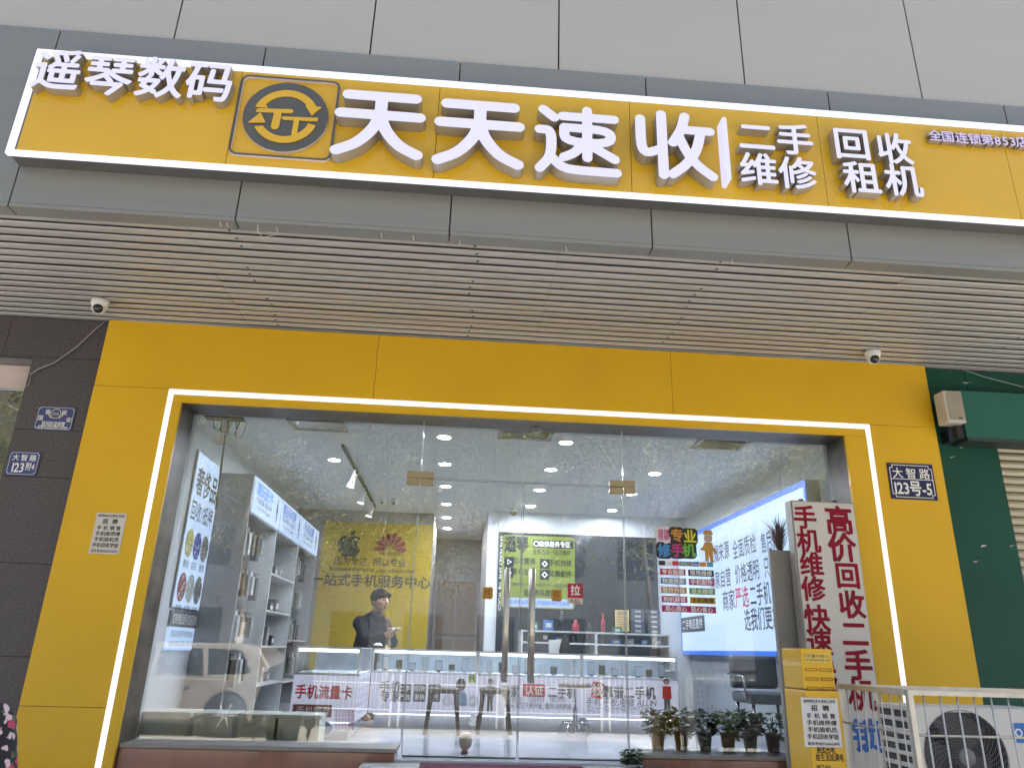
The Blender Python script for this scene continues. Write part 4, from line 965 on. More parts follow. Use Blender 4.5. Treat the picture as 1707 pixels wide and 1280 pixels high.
# ---------------------------------------------------------------- rear wall: yellow poster, dark service board
t = thing('wall_poster', 'yellow rear poster with phone brand emblems and black slogans', 'poster', (-1.15, YBL, FL))
yp_ = YBL-.012
a, b = at(541, 868, y=yp_), at(718, 880, y=yp_)
px0, px1, pz1 = a.x, -.365, a.z
MB().box(px0, px1, yp_, YBL-.001, FL+.05, pz1).build('poster_sheet', pm('mustard poster', (.40, .27, .012), .45, var=.05, scale=2), t)
m = MB(); yq = yp_-.003
for txt, px, py, sz, wpx, r in (('因为专注  所以专业', 617, 936, .13, 112, .012), ('Bocausethefocus,soprofessional', 620, 949, .085, 131, .008), ('一站式手机服务中心', 618, 968, .19, 186, .018)):
    p = at(px, py, y=yq); letters(m, txt, p, sz, r=r, width=wpx/1230*(at(px, py, y=yq)-Vector(CAM)).length*1.02)
p = at(652, 922, y=yq); letters(m, 'HUAWEI', p, .085, r=.004, width=.36); m.build('lettering', PRINTK, t)
ap = [(.0, .10), (.05, .125), (.12, .12), (.165, .09), (.125, .04), (.12, -.02), (.145, -.07), (.178, -.095), (.14, -.17), (.09, -.215), (.04, -.205), (0, -.195), (-.045, -.207), (-.09, -.212), (-.15, -.15), (-.185, -.05), (-.18, .04), (-.14, .105), (-.08, .125)]
leaf = [(.005, .135), (.01, .175), (.04, .21), (.08, .22), (.075, .18), (.045, .145)]
p = at(583, 906, y=yq); put_loops(MB(), [[(x*.92, y*.92) for x, y in l] for l in (ap, leaf)], p, *AX, depth=.012).build('bitten_fruit_emblem', PRINTK, t)
m = MB(); p = at(652, 903, y=yq)
for k in range(8):
    an = math.radians(-8+28*k if False else (-4+26.8*k)); d = (math.cos(an), math.sin(an)); n_ = (-d[1], d[0]); ln = .235
    put_loops(m, [[(d[0]*ln*u+n_[0]*v, d[1]*ln*u+n_[1]*v) for u, v in ((.14, 0), (.5, .021), (.8, .034), (.95, .026), (1.0, 0), (.95, -.026), (.8, -.034), (.5, -.021))]], p+Vector((0, 0, -.10)), *AX, depth=.012)
m.build('petal_emblem', pm('dark red petals', (.20, .012, .03), .4), t)
t = thing('service_board', 'dark rear board with a yellow green repair service panel', 'board', (1.7, 4.9, 1.4))
yb_ = YBK-.065; a, b, c = at(832, 886, y=yb_), at(1094, 897, y=yb_), at(825, 1082, y=yb_)
MB().box(a.x, b.x, yb_, YBK-.042, 1.2, a.z).build('dark_panel', pm('dark glass board', (.035, .04, .045), .15, var=.2), t)
a, b, c = at(838, 891, y=yb_), at(958, 897, y=yb_), at(838, 1012, y=yb_)
gx0_, gx1_, gz1_, gz0_ = a.x, b.x, a.z, c.z; gw_, gh_ = gx1_-gx0_, gz1_-gz0_; gcx, gcz = (gx0_+gx1_)/2, (gz0_+gz1_)/2
gp = MB().prism(shift(rrect(gw_, gh_, .05), gcx, gcz), (0, yb_-.012, 0), *AX, .011).build('green_panel', pm('yellow green panel', (.18, .22, .03), .4, var=.04), t)
yq = yb_-.015; m = MB(); u = lambda f: gx0_+gw_*f; v = lambda f: gz1_-gh_*f
letters(m, '遥琴', (u(.19), yq, v(.13)), .24, r=.04, width=gw_*.33); letters(m, '全系品牌一站式维修', (u(.68), yq, v(.225)), .085, r=.008, width=gw_*.52)
for txt, fx, fy in (('回收置换', .30, .36), ('手机快修', .80, .37), ('新机批发', .30, .51), ('贴膜配件', .80, .52)): letters(m, txt, (u(fx), yq, v(fy)), .10, r=.012, width=gw_*.32)
letters(m, '我们的价比三家手机行业一站式维修', (u(.5), yq, v(.68)), .055, r=.004, width=gw_*.9); letters(m, '遥琴数码靠谱', (u(.52), yq, v(.79)), .10, r=.014, width=gw_*.44)
for fx, fy in ((.03, .33), (.52, .34), (.03, .48), (.52, .49)): m.box(u(fx), u(fx)+.14, yq-.001, yq+.001, v(fy)-.12, v(fy)+.02)
m.box(u(.42), u(.98), yq-.001, yq+.001, v(.165), v(.055)); m.build('black_lettering', PRINTK, gp)
m = MB(); yr = yq-.003; letters(m, '维修服务专区', (u(.72), yr, v(.11)), .09, r=.014, width=gw_*.44); put_loops(m, [circ(.04, 20), circ(.028, 20)], (u(.465), yr, v(.11)), *AX)
for fx, fy in ((.03, .33), (.52, .34), (.03, .48), (.52, .49)): put_loops(m, [circ(.045, 3 if fx < .4 and fy < .4 else 4), circ(.025, 3 if fx < .4 and fy < .4 else 4)], (u(fx)+.07, yr, v(fy)-.05), *AX)
m.build('white_lettering', PRINTW, gp)
st = MB().box(u(0)+.03, u(1)-.03, yb_-.0135, yb_-.0122, gz0_+.015, gz0_+.14).build('pale_strip', pm('pale blue strip', (.40, .45, .55), .5), gp)
m = letters(MB(), '手机维修 遥琴数码 手机回收维修·连锁店', (gcx, yb_-.016, gz0_+.08), .065, r=.008, width=gw_*.85); m.build('strip_text', PB, st)
m = MB(); tx = at(834, 953, y=yb_-.003); letters(m, 'SAVE MONEY SAVE THE WORLD', (tx.x+.006, yb_-.003, tx.z-.01), .06, Vector((0, 0, -1)), Vector((1, 0, 0)), r=.01, width=1.05); m.build('upright_lettering', PRINTW, t)

# wall rack with odds and ends under the board
rk = thing('tool_rack', 'white open rack full of small repair goods behind the right counters', 'rack', (1.9, 4.6, FL))
yk0, yk1 = 4.1, 4.5; ra, rb = at(868, 1050, y=yk0), at(1118, 1058, y=yk0); zz2 = at(960, 1052, y=yk0).z; zz1 = at(960, 1071, y=yk0).z
m = MB().box(ra.x, rb.x, yk0, yk1, zz2-.02, zz2).box(ra.x, rb.x, yk0, yk1, zz1-.02, zz1)
m.build('shelf_board', pm('pale shelf edge', (.55, .56, .56), .5), rk)
for f in (0, .5, 1): x = ra.x+(rb.x-ra.x-.03)*f; MB().box(x, x+.03, yk0-.004, yk1+.004, FL, zz2+.002).build('upright', pm('pale shelf edge', (.55, .56, .56), .5), rk)
KIND = [('white carton', (.6, .6, .58)), ('dark tool case', (.03, .03, .035)), ('grey parts box', (.25, .25, .27)), ('red box', (.35, .04, .06)), ('green tin', (.05, .16, .12)), ('blue box', (.08, .16, .35))]
rb_ = random.Random(5)
def clutter(shelf, z, xs0, xs1, n, where, y, hmax=.16):
    for k in range(n):
        nm_, c = KIND[rb_.randrange(6)]; x = xs0+(xs1-xs0)*(k+.5)/n; w_ = min(rb_.uniform(.07, .15), (xs1-xs0)/n*.8); h = rb_.uniform(.05, hmax); m_ = MB()
        if rb_.random() < .35: m_.lathe((x, y, z+.001), [(0, 0), (w_*.35, 0), (w_*.35, h*.8), (w_*.16, h*.95), (w_*.16, h*1.3), (0, h*1.3)], 14); sh_n = 'bottle'
        else: m_.box(x-w_/2, x+w_/2, y-.06, y+.06, z+.001, z+h).box(x-w_*.3, x+w_*.3, y-.062, y-.0605, z+h*.3, z+h*.7, 1); sh_n = 'box'
        m_.build('small_'+sh_n, [pm(nm_, c, .4, var=.25, scale=15), pm('pale label', (.55, .53, .5), .6)], label='%s on %s, %s from the left' % (nm_ if sh_n == 'box' else nm_.split()[0]+' bottle', where, ('first', 'second', 'third', 'fourth', 'fifth', 'sixth', 'seventh', 'eighth', 'ninth', 'tenth')[k]), cat=sh_n, group='goods on the tool rack')
clutter(rk, zz2, ra.x+.1, ra.x+(rb.x-ra.x)*.70, 7, 'the upper board of the tool rack', 4.25, .22)
clutter(rk, zz1, ra.x+.05, rb.x-.05, 10, 'the lower board of the tool rack', 4.25, .12)
p = at(1037, 1035, y=4.2); t = thing('framed_notice', 'small yellowish framed notice standing on the tool rack', 'notice', (p.x, 4.2, zz2))
MB().box(p.x-.11, p.x+.11, 4.2, 4.215, zz2+.002, p.z+.16).build('frame', BLACKP, t); MB().box(p.x-.095, p.x+.095, 4.196, 4.199, zz2+.02, p.z+.145).build('sheet', pm('yellowed paper', (.55, .45, .22), .6), t)
m = letters(MB(), '维修须知', (p.x, 4.1945, p.z+.10), .05, r=.008, width=.12)
for k in range(6): m.box(p.x-.075, p.x+.075-.03*(k % 3 == 2), 4.194, 4.195, p.z+.05-.03*k, p.z+.056-.03*k)
m.build('print', pm('brown red print', (.3, .07, .03), .5), t)
for k in range(5):
    for c_ in range(2):
        x = at(1062+27*c_, 1040, y=4.2).x; z = zz2+.002+.062*k
        MB().box(x-.085, x+.085, 4.15, 4.3, z, z+.058).box(x-.04, x+.04, 4.144, 4.1495, z+.015, z+.04, 1).build('parts_drawer', [pm('slate drawer', (.10, .11, .13), .4), pm('drawer label', (.45, .46, .48), .5)], label='slate parts drawer, %s from the bottom of the %s stack on the tool rack' % (('first', 'second', 'third', 'fourth', 'fifth')[k], ('left', 'right')[c_]), cat='drawer', group='stacked drawers on the tool rack', bevel=.003)
p = at(928, 1085, y=3.4); MB().box(p.x-.09, p.x+.09, 3.4, 3.5, FL+.6, p.z+.13).build('white_box', WHITE, label='tall white box standing behind the middle counter', cat='box', bevel=.004)
p = at(942, 1072, y=3.3); MB().lathe((p.x, 3.3, FL+.6), [(0, 0), (.08, 0), (.07, .2), (.04, p.z-FL-.55), (.0, p.z-FL-.5)], 16).build('black_bag', pm('black bag cloth', (.012, .012, .012), .7, bump=.3), label='black bag slumped beside the tall white box', cat='bag')
MB().box(at(870, 1090, y=3.2).x, at(1130, 1090, y=3.2).x, 3.2, 3.75, FL, FL+.6).build('work_bench', GRY, label='grey low work bench behind the glass counters', cat='bench')

# ---------------------------------------------------------------- right wall light box
UR = Vector((0, -1, 0)); xr = 3.28
t = thing('light_box', 'large blue bordered white light box on the right side wall', 'light box', (3.33, 2.8, 1.45))
q0, q1 = at(1341, 797, x=xr), at(1129, 1087, x=xr); yA, yB_ = q0.y, 4.94; zA, zB = 3.07, 1.475
MB().box(xr+.004, XR-.002, yA, yB_, zB, zA).build('case', pm('box case', (.4, .4, .42), .5), t)
MB().box(xr, xr+.0035, yA+.045, yB_-.02, zB+.05, zA-.06).build('lit_panel', em('lit white blue panel', (196, 219, 252), 1.05, var=.03, scale=.7), t)
m = MB().box(xr-.004, xr+.003, yA, yB_, zA-.06, zA).box(xr-.004, xr+.003, yA, yB_, zB, zB+.05).box(xr-.004, xr+.003, yA, yA+.045, zB+.051, zA-.061).box(xr-.004, xr+.003, yB_-.02, yB_, zB+.051, zA-.061)
m.build('blue_border', em('lit blue border', (58, 118, 235), 1.0), t)
def wr(mb, body, px, py, size, y0p=None, **k):
    p = at(px, py, x=xr-.004); return letters(mb, body, p, size, UR, VL, **k)
def yspan(pxa, pxb, py): return abs(at(pxa, py, x=xr).y-at(pxb, py, x=xr).y)
m = MB(); 
for txt, pa, pb, py, sz in (('正规来源', 1181, 1215, 921, .23), ('全面质检', 1220, 1260, 911, .23), ('售后保障', 1267, 1306, 900, .23), ('商家自营', 1183, 1218, 965, .23), ('价格透明', 1224, 1265, 953, .23), ('只做精品', 1272, 1312, 941, .23), ('商家', 1204, 1225, 1000, .25), ('二手机', 1249, 1284, 990, .25), ('选我们更靠谱', 1238, 1312, 1030, .25)):
    wr(m, txt, (pa+pb)/2, py, sz, r=.012, width=yspan(pa, pb, py))
m.build('dark_lettering', PN, t)
m = MB(); wr(m, '严选', 1236.5, 995, .25, r=.014, width=yspan(1225, 1248, 995)); m.build('red_lettering', pm('pinkish red print', (.5, .03, .10), .5), t)
c = at(1154, 1040, x=xr-.003); wd = yspan(1135, 1174, 1040)
tg2 = MB().box(xr-.003, xr-.001, c.y-wd/2, c.y+wd/2, c.z-.10, c.z+.10).build('dark_tag', PN, t)
m = letters(MB(), '二手精品直供', (xr-.005, c.y, c.z), .14, UR, VL, r=.014, width=wd*.86); m.build('tag_text', PRINTW, tg2)
m = MB()
for py, pa, pb in ((905, 1175, 1300), (944, 1178, 1305), (980, 1180, 1305)):
    a, b = at(pa, py+8, x=xr), at(pb, py-26, x=xr); m.box(xr-.0015, xr-.0005, min(a.y, b.y), max(a.y, b.y), (a.z+b.z)/2-.003, (a.z+b.z)/2+.003)
m.build('rule_line', pm('grey rule', (.35, .38, .42), .5), t)

# ---------------------------------------------------------------- counters
CW = em('counter strip light', (225, 236, 255), 5.0); CPAN = em('white counter panel with added glow', (200, 203, 228), .72, var=.03); CGL = glass('counter glass', (.90, .95, .96), 1.5)
ALU = pm('aluminium edge', (.55, .56, .58), .3, metal=.6)
yc0, yc1 = 2.2, 2.75
def counter(x0, x1, y0, y1, label, print_fn=None, side=False, stuff_=6, back=None):
    t = thing('display_counter', label, 'counter', ((x0+x1)/2, (y0+y1)/2, FL)); zt, zg, zp = 1.442, 1.222, .826
    m = MB()
    for x in (x0, x1-.018):
        for y in (y0, y1-.018): m.box(x, x+.018, y, y+.018, zg, zt-.012)
    m.box(x0, x1, y0, y0+.018, zt-.0115, zt).box(x0, x1, y1-.018, y1, zt-.0115, zt).box(x0, x0+.018, y0+.0185, y1-.0185, zt-.0115, zt).box(x1-.018, x1, y0+.0185, y1-.0185, zt-.0115, zt); m.build('frame', ALU, t)
    MB().quad((x0+.019, y0+.004, zg), (x1-.019, y0+.004, zg), (x1-.019, y0+.004, zt-.012), (x0+.019, y0+.004, zt-.012)).build('front_glass', CGL, t)
    MB().quad((x0+.019, y0+.019, zt-.003), (x1-.019, y0+.019, zt-.003), (x1-.019, y1-.019, zt-.003), (x0+.019, y1-.019, zt-.003)).build('top_glass', CGL, t)
    MB().box(x0+.02, x1-.02, y0+.02, y0+.04, zt-.045, zt-.018).build('strip_light', CW, t)
    MB().box(x0+.002, x1-.002, y0+.006, y1, zg-.02, zg-.001).build('display_floor', pm('pale display cloth', (.62, .65, .70), .6), t)
    MB().box(x0+.019, x1-.019, y1-.012, y1-.002, zg, zt-.012).build('back_panel', pm('pale blue back', (.58, .64, .72), .3, var=.15), t)
    MB().box(x0+.002, x1-.002, y0, y1, zp, zg-.021).build('front_panel', CPAN, t)  # glow added to the printed panel to brighten the counter front
    MB().box(x0+.06, x1-.06, y0+.09, y1-.02, FL, zp-.012).build('plinth_base', pm('pale base', (.42, .43, .46), .4), t)
    MB().box(x0+.05, x1-.05, y0+.04, y0+.06, zp-.011, zp-.002).build('base_light', CW, t)
    return t, zt, zg, zp
xs4 = [at(621, 1090, y=yc0).x, at(797, 1090, y=yc0).x, at(970, 1090, y=yc0).x, at(1128, 1090, y=yc0).x]
yq = yc0-.003
def cpx(px, py): return at(px, py, y=yq)
CT = []
t, zt, zg, zp = counter(xs4[0]+.004, xs4[1]-.004, yc0, yc1, 'glass display counter with the phone expert panel, left of the doors'); CT.append(t)
m = MB(); letters(m, '手机', cpx(650, 1144), .11, r=.024); letters(m, '专家', cpx(650, 1160), .11, r=.024); m.build('dark_lettering', PN, t)
for k, (a_, b_) in enumerate((('二手', '严选'), ('回收', '置换'), ('全新', '靓号'))):
    c = cpx(675+24.5*k, 1154); mm = MB().prism(shift(rrect(.125, .17, .015), c.x, c.z), (0, yc0-.004, 0), *AX, .003).build('dark_tile', PN, t)
    q_ = letters(MB(), a_, (c.x, yc0-.0055, c.z+.04), .055, r=.018); letters(q_, b_, (c.x, yc0-.0055, c.z-.04), .055, r=.018); q_.build('tile_text', PRINTW, mm)
c = cpx(768, 1146); m = MB(); put_loops(m, [circ(.05, 20, 0, .0, .062)], c+Vector((0, 0, .03)), *AX)
m.build('printed_head', pm('dark printed head', (.05, .04, .04), .6), t)
m = MB(); put_loops(m, [[(-.07, -.18), (-.06, -.08), (-.035, -.04), (.035, -.04), (.065, -.08), (.075, -.18)]], c+Vector((0, 0, .01)), *AX); m.build('printed_torso', pm('printed pale blue coat', (.25, .42, .58), .6, var=.4, scale=14), t)
for s_ in (-1, 1):
    q_ = put_loops(MB(), [circ(.05, 20), circ(.042, 20)], c+Vector((.13*s_, 0, -.12)), *AX); put_loops(q_, [circ(.03, 16), circ(.022, 16)], c+Vector((.13*s_, 0, -.12)), *AX); q_.build('printed_ring', pm('grey print', (.3, .32, .34), .5), t)
c = cpx(787, 1131); gt = MB().box(c.x-.035, c.x+.035, yc0-.003, yc0-.001, c.z-.035, c.z+.035).build('green_tag', pm('lime tag', (.45, .52, .03), .5), t)
MB().prism(shift(circ(.016, 14), c.x, c.z+.008), (0, yc0-.0045, 0), *AX, .001).build('tag_mark', PN, gt)
t, zt, zg, zp = counter(xs4[1]+.004, xs4[2]-.004, yc0, yc1, 'glass display counter with the certified phones panel, behind the door bars'); CT.append(t)
m = MB(); letters(m, '商家', cpx(851, 1151), .125, r=.03, width=.19); letters(m, '二手机', cpx(937, 1153), .125, r=.03, width=.29); letters(m, 'begin 成交只是开始, 服务没有终点', cpx(897, 1176), .06, r=.012, width=.70)
for k, txt in enumerate(('正规来源', '全面质检', '售后保障')):
    c = cpx(858+36*k, 1165); put_loops(m, [rrect(.16, .05, .02), rrect(.148, .04, .016)], c, *AX); letters(m, txt, c, .032, r=.008)
m.build('dark_lettering', PN, t)
c = cpx(890, 1150); rt_ = MB().prism(shift(rrect(.23, .12, .012), c.x, c.z), (0, yc0-.004, 0), *AX, .003).build('red_tile', RED2, t); q_ = letters(MB(), '认证', (c.x, yc0-.0055, c.z), .10, r=.022); q_.build('tile_text', PRINTW, rt_)
def printfig(t, c, top, s=1.):
    m = MB(); put_loops(m, [circ(.03*s, 14, 0, .15*s)], c, *AX); put_loops(m, [[(-.03*s, .0), (-.028*s, -.15*s), (-.008*s, -.15*s), (0, -.02*s), (.008*s, -.15*s), (.028*s, -.15*s), (.03*s, 0)]], c, *AX); m.build('printed_figure', PN, t)
    put_loops(MB(), [[(-.04*s, .11*s), (.04*s, .11*s), (.045*s, .0), (-.045*s, 0)]], c+Vector((0, -.001, 0)), *AX).build('printed_vest', top, t)
    put_loops(MB(), [circ(.02*s, 12, 0, .14*s)], c+Vector((0, -.001, 0)), *AX).build('printed_face', pm('printed skin', (.5, .38, .32), .6), t)
printfig(t, cpx(817, 1160), pm('printed grey vest', (.3, .3, .32), .6), .95)
t, zt, zg, zp = counter(xs4[2]+.004, xs4[3], yc0, yc1, 'glass display counter with the reliable phones panel, right of the doors'); CT.append(t)
m = MB(); letters(m, '靠谱二手机', cpx(1049, 1154), .125, r=.032, width=.56); letters(m, '手机.平板.电脑 ALLIN', cpx(1036, 1170), .085, r=.008, width=.74, slant=.15)
for k, txt in enumerate(('三码合一', '品质检测', '售后保障', '换新服务')):
    c = cpx(984+28*k, 1180); put_loops(m, [rrect(.042, .042, .008), rrect(.03, .03, .005)], c, *AX); letters(m, txt, c+Vector((.09, 0, 0)), .026, r=.004); m.box(c.x-.02, c.x+.13, yq-.001, yq, c.z-.033, c.z-.030)
m.build('dark_lettering', PN, t)
c = cpx(996, 1150); rt_ = MB().prism([(u_*math.cos(-.2)-v_*math.sin(-.2)+c.x, u_*math.sin(-.2)+v_*math.cos(-.2)+c.z) for u_, v_ in rrect(.125, .155, .01)], (0, yc0-.004, 0), *AX, .003).build('red_tile', RED2, t); q_ = letters(MB(), '找', (c.x, yc0-.0055, c.z), .13, r=.03); q_.build('tile_text', PRINTW, rt_)
printfig(t, cpx(1112, 1164), RED2, 1.1)
# goods under the counter glass
for ci_, t in enumerate(CT):
    xa, xb = xs4[ci_]+.06, xs4[ci_+1]-.06; n = 7
    for k in range(n):
        x = xa+(xb-xa)*(k+.5)/n; y = yc0+.16+.05*(k % 2); nm_, c = (('black', (.015, .015, .018)), ('white', (.6, .6, .6)), ('blue', (.05, .12, .3)), ('silver', (.4, .4, .42)))[(k+ci_) % 4]
        m = MB().box(x-.036, x+.036, y, y+.008, zg+.01, zg+.145-.03*(k % 3)).box(x-.032, x+.032, y-.0015, y-.0005, zg+.018, zg+.138-.03*(k % 3), 1).box(x-.02, x+.02, y+.008, y+.05, zg, zg+.05)
        m.build('display_phone', [pm(nm_+' phone shell', c, .25), pm('dark phone glass', (.01, .012, .016), .05) if k % 4 == 1 else pm('pale phone film', (.42, .46, .52), .25)], label='%s phone standing under the glass of the %s counter, %s from the left' % (nm_, ('phone expert', 'certified phones', 'reliable phones')[ci_], ('first', 'second', 'third', 'fourth', 'fifth', 'sixth', 'seventh')[k]), cat='phone', group='phones in the display counters', bevel=.003)
# near counter, turned into the room
yn = 1.15; nx0, nx1 = at(489, 1130, y=yn).x, at(598, 1130, y=yn).x
t, zt, zg, zp = counter(nx0, nx1, yn, yc0-.01, 'near glass counter with the red data card lettering, behind the left window')
yq2 = yn-.003; m = letters(MB(), '手机流量卡', at(540, 1153, y=yq2), .12, r=.028, width=.50); m.build('red_lettering', RED2, t)
c = at(522, 1184, y=yq2); rt_ = MB().box(c.x-.18, c.x+.16, yn-.003, yn-.001, c.z-.05, c.z+.05).build('brown_tile', pm('brown red tile', (.28, .08, .06), .5), t)
letters(MB(), '手机靓号', (c.x, yn-.0045, c.z), .07, r=.014, width=.3).build('tile_text', PRINTW, rt_)
m = MB(); c = at(543, 1213, y=yq2); put_loops(m, [[(-.06, -.05), (.02, -.05), (.065, 0), (.02, .05), (-.06, .05)]], c, *AX); m.build('blue_arrow', pm('blue arrow print', (.03, .20, .48), .5), t)
m = MB()
for k in range(5): letters(m, '专业手机套餐', at(574, 1185+7*k, y=yq2), .034, r=.01, width=.17)
m.build('pink_lettering', pm('magenta print', (.42, .05, .22), .5), t)
m = MB()
for r_ in range(5):
    for k in range(6): letters(m, '卡号', (nx1+.001, yn+.12+.155*k, 1.15-.065*r_), .055, UL, VL, r=.014)
m.build('side_lettering', pm('pale violet print', (.28, .20, .34), .5), t)
# ---------------------------------------------------------------- stools, chair, cartons, ornament
DK = pm('dark stained wood', (.012, .010, .009), .5, spec=.2)
def stool(px, pyf, label):
    c = at(px, pyf, z=FL); t = thing('stool', label, 'stool', (c.x, c.y, FL), group='dark square stools before the counters'); h = .41; s_ = .14
    MB().box(c.x-s_-.01, c.x+s_+.01, c.y-s_-.01, c.y+s_+.01, FL+h-.045, FL+h).build('seat', pm('stool seat', (.035, .032, .03), .5, spec=.25), t, bevel=.012)
    for a in (-1, 1):
        for b in (-1, 1):
            x0_, y0_ = c.x+a*(s_-.02), c.y+b*(s_-.02); x1_, y1_ = c.x+a*(s_+.02), c.y+b*(s_+.02)
            MB().tube([(x0_, y0_, FL+h-.05), (x1_, y1_, FL)], [.022, .017], 4).build('leg', DK, t)
stool(736, 1222, 'dark square stool in front of the phone expert panel'); stool(822, 1221, 'dark square stool in front of the certified phones panel')
c = at(959, 1226, z=FL); t = thing('work_stool', 'round brown stool on a chromed five footed base', 'stool', (c.x, c.y, FL)); CHR = pm('chrome', (.45, .45, .47), .15, metal=1.)
MB().lathe((c.x, c.y, FL+.44), [(0, 0), (.15, 0), (.165, .012), (.165, .03), (.15, .045), (0, .05)], 28).build('seat', pm('brown leatherette', (.16, .12, .10), .45), t)
MB().lathe((c.x, c.y, FL+.04), [(.024, 0), (.024, .22), (.014, .225), (.014, .40)], 14).build('column', CHR, t)
MB().tube([(c.x+.14*math.cos(2*math.pi*k/30), c.y+.14*math.sin(2*math.pi*k/30), FL+.12) for k in range(31)], .008, 8, caps=False).build('foot_ring', CHR, t)
for k in range(5):
    a = 2*math.pi*k/5+.3; MB().tube([(c.x, c.y, FL+.11), (c.x+.10*math.cos(a), c.y+.10*math.sin(a), FL+.115), (c.x+.15*math.cos(a), c.y+.15*math.sin(a), FL+.09), (c.x+.16*math.cos(a), c.y+.16*math.sin(a), FL+.005)], .011, 8).build('leg', CHR, t)
# low chair and drawer by the right wall
c = Vector((3.10, 1.65, FL)); t = thing('easy_chair', 'grey low chair by the right wall behind the potted plants', 'chair', c); GF = pm('slate fabric', (.10, .11, .12), .8, bump=.2, bscale=120)
MB().box(c.x-.25, c.x+.25, c.y-.25, c.y+.25, FL+.36, FL+.46).build('seat', GF, t, bevel=.03)
MB().box(c.x-.25, c.x+.25, c.y+.22, c.y+.30, FL+.48, FL+.80).build('backrest', GF, t, bevel=.04)
for a in (-1, 1):
    for b in (-1, 1): MB().tube([(c.x+.2*a, c.y+.2*b, FL+.36), (c.x+.23*a, c.y+.23*b, FL)], .016, 8).build('leg', CHR, t)
m = MB()
for a in (-1, 1): m.tube([(c.x+.26*a, c.y-.18, FL+.40), (c.x+.28*a, c.y-.2, FL+.6), (c.x+.28*a, c.y+.22, FL+.62)], .012, 8)
m.build('armrests', CHR, t)
MB().box(2.0, 2.35, 4.0, 4.3, FL, FL+.2).build('dark_box', BLACKP, label='low black box on the floor near the right wall', cat='box', bevel=.005)
t = thing('wall_cabinet', 'row of grey wall cabinets under the large light box', 'cabinet', (3.25, 3, FL))
for k in range(4): MB().box(3.385, XR-.002, 1.2+.93*k+.004, 1.2+.93*(k+1)-.004, FL+.003, 1.40).build('door', pm('grey cabinet door', (.33, .35, .37), .3, var=.05), t, bevel=.004)
BIN = pm('cream plastic', (.74, .76, .66), .45, var=.05); BLID = pm('cream lid', (.80, .82, .74), .4)
bb = [(226, 318), (322, 392), (396, 462), (462, 536)]
for k, (a_, b_) in enumerate(bb):
    yb2 = .62; a, b = at(a_, 1196, y=yb2), at(b_, 1196, y=yb2); t = thing('storage_bin', ('cream storage bin at the left end behind the left plinth', 'cream storage bin second from the left behind the left plinth', 'cream storage bin third from the left behind the left plinth', 'cream storage bin at the right end, before the data card counter')[k], 'bin', ((a.x+b.x)/2, yb2+.15, FL), group='cream bins behind the left plinth')
    zt2 = at(300, 1186, y=yb2).z
    MB().box(a.x+.012, b.x-.012, yb2, yb2+.32, FL, zt2-.032).box(a.x+.03, a.x+.05, yb2-.008, yb2-.0005, FL+.02, zt2-.05).box(b.x-.05, b.x-.03, yb2-.008, yb2-.0005, FL+.02, zt2-.05).build('tub', BIN, t, bevel=.006)
    MB().box(a.x+.002, b.x-.002, yb2-.012, yb2+.335, zt2-.031, zt2).build('lid', BLID, t, bevel=.006)
p = at(776, 1226, z=FL+.12); MB().lathe((p.x, p.y, FL+.001), [(0, 0), (.03, 0), (.032, .008), (.02, .015), (.045, .04), (.056, .08), (.05, .12), (.03, .145), (0, .15)], 20).build('egg_ornament', pm('peach glaze', (.62, .50, .40), .3), label='pale peach egg shaped ornament on the floor before the dark stools', cat='ornament')

# ---------------------------------------------------------------- potted plants
def leafy(mb, c, r, h, n, rnd, size, up=.5, mi=0):
    for k in range(n):
        a = rnd.uniform(0, 2*math.pi); rr = r*math.sqrt(rnd.random()); z = h*rnd.random()**.8; p = Vector((c[0]+rr*math.cos(a), c[1]+rr*math.sin(a), c[2]+z-.25*rr))
        d = Vector((math.cos(a+rnd.uniform(-.8, .8)), math.sin(a+rnd.uniform(-.8, .8)), rnd.uniform(-.5, up))).normalized(); s = d.cross(Vector((rnd.uniform(-.4, .4), rnd.uniform(-.4, .4), 1))).normalized(); nn = s.cross(d); L = size*rnd.uniform(.7, 1.3); w_ = L*.38
        mb.add([p, p+d*L*.3+s*w_, p+d*L*.7+s*w_*.8-nn*L*.05, p+d*L-nn*L*.18, p+d*L*.7-s*w_*.8-nn*L*.05, p+d*L*.3-s*w_, p+d*L*.5+nn*L*.06], [(0, 1, 6), (1, 2, 6), (2, 3, 6), (3, 4, 6), (4, 5, 6), (5, 0, 6)], mi, True)
LF = [pm('deep green leaf', (.012, .048, .010), .55, var=.5, scale=9, spec=.2), pm('yellow green leaf', (.075, .115, .010), .55, var=.4, scale=9), pm('dark leaf', (.007, .028, .008), .55, var=.5, scale=9, spec=.2)]
POT = [pm('brown plastic pot', (.14, .065, .045), .5), pm('dark green pot', (.02, .045, .035), .45), pm('rusty pot', (.22, .09, .05), .5)]
rp = random.Random(3)
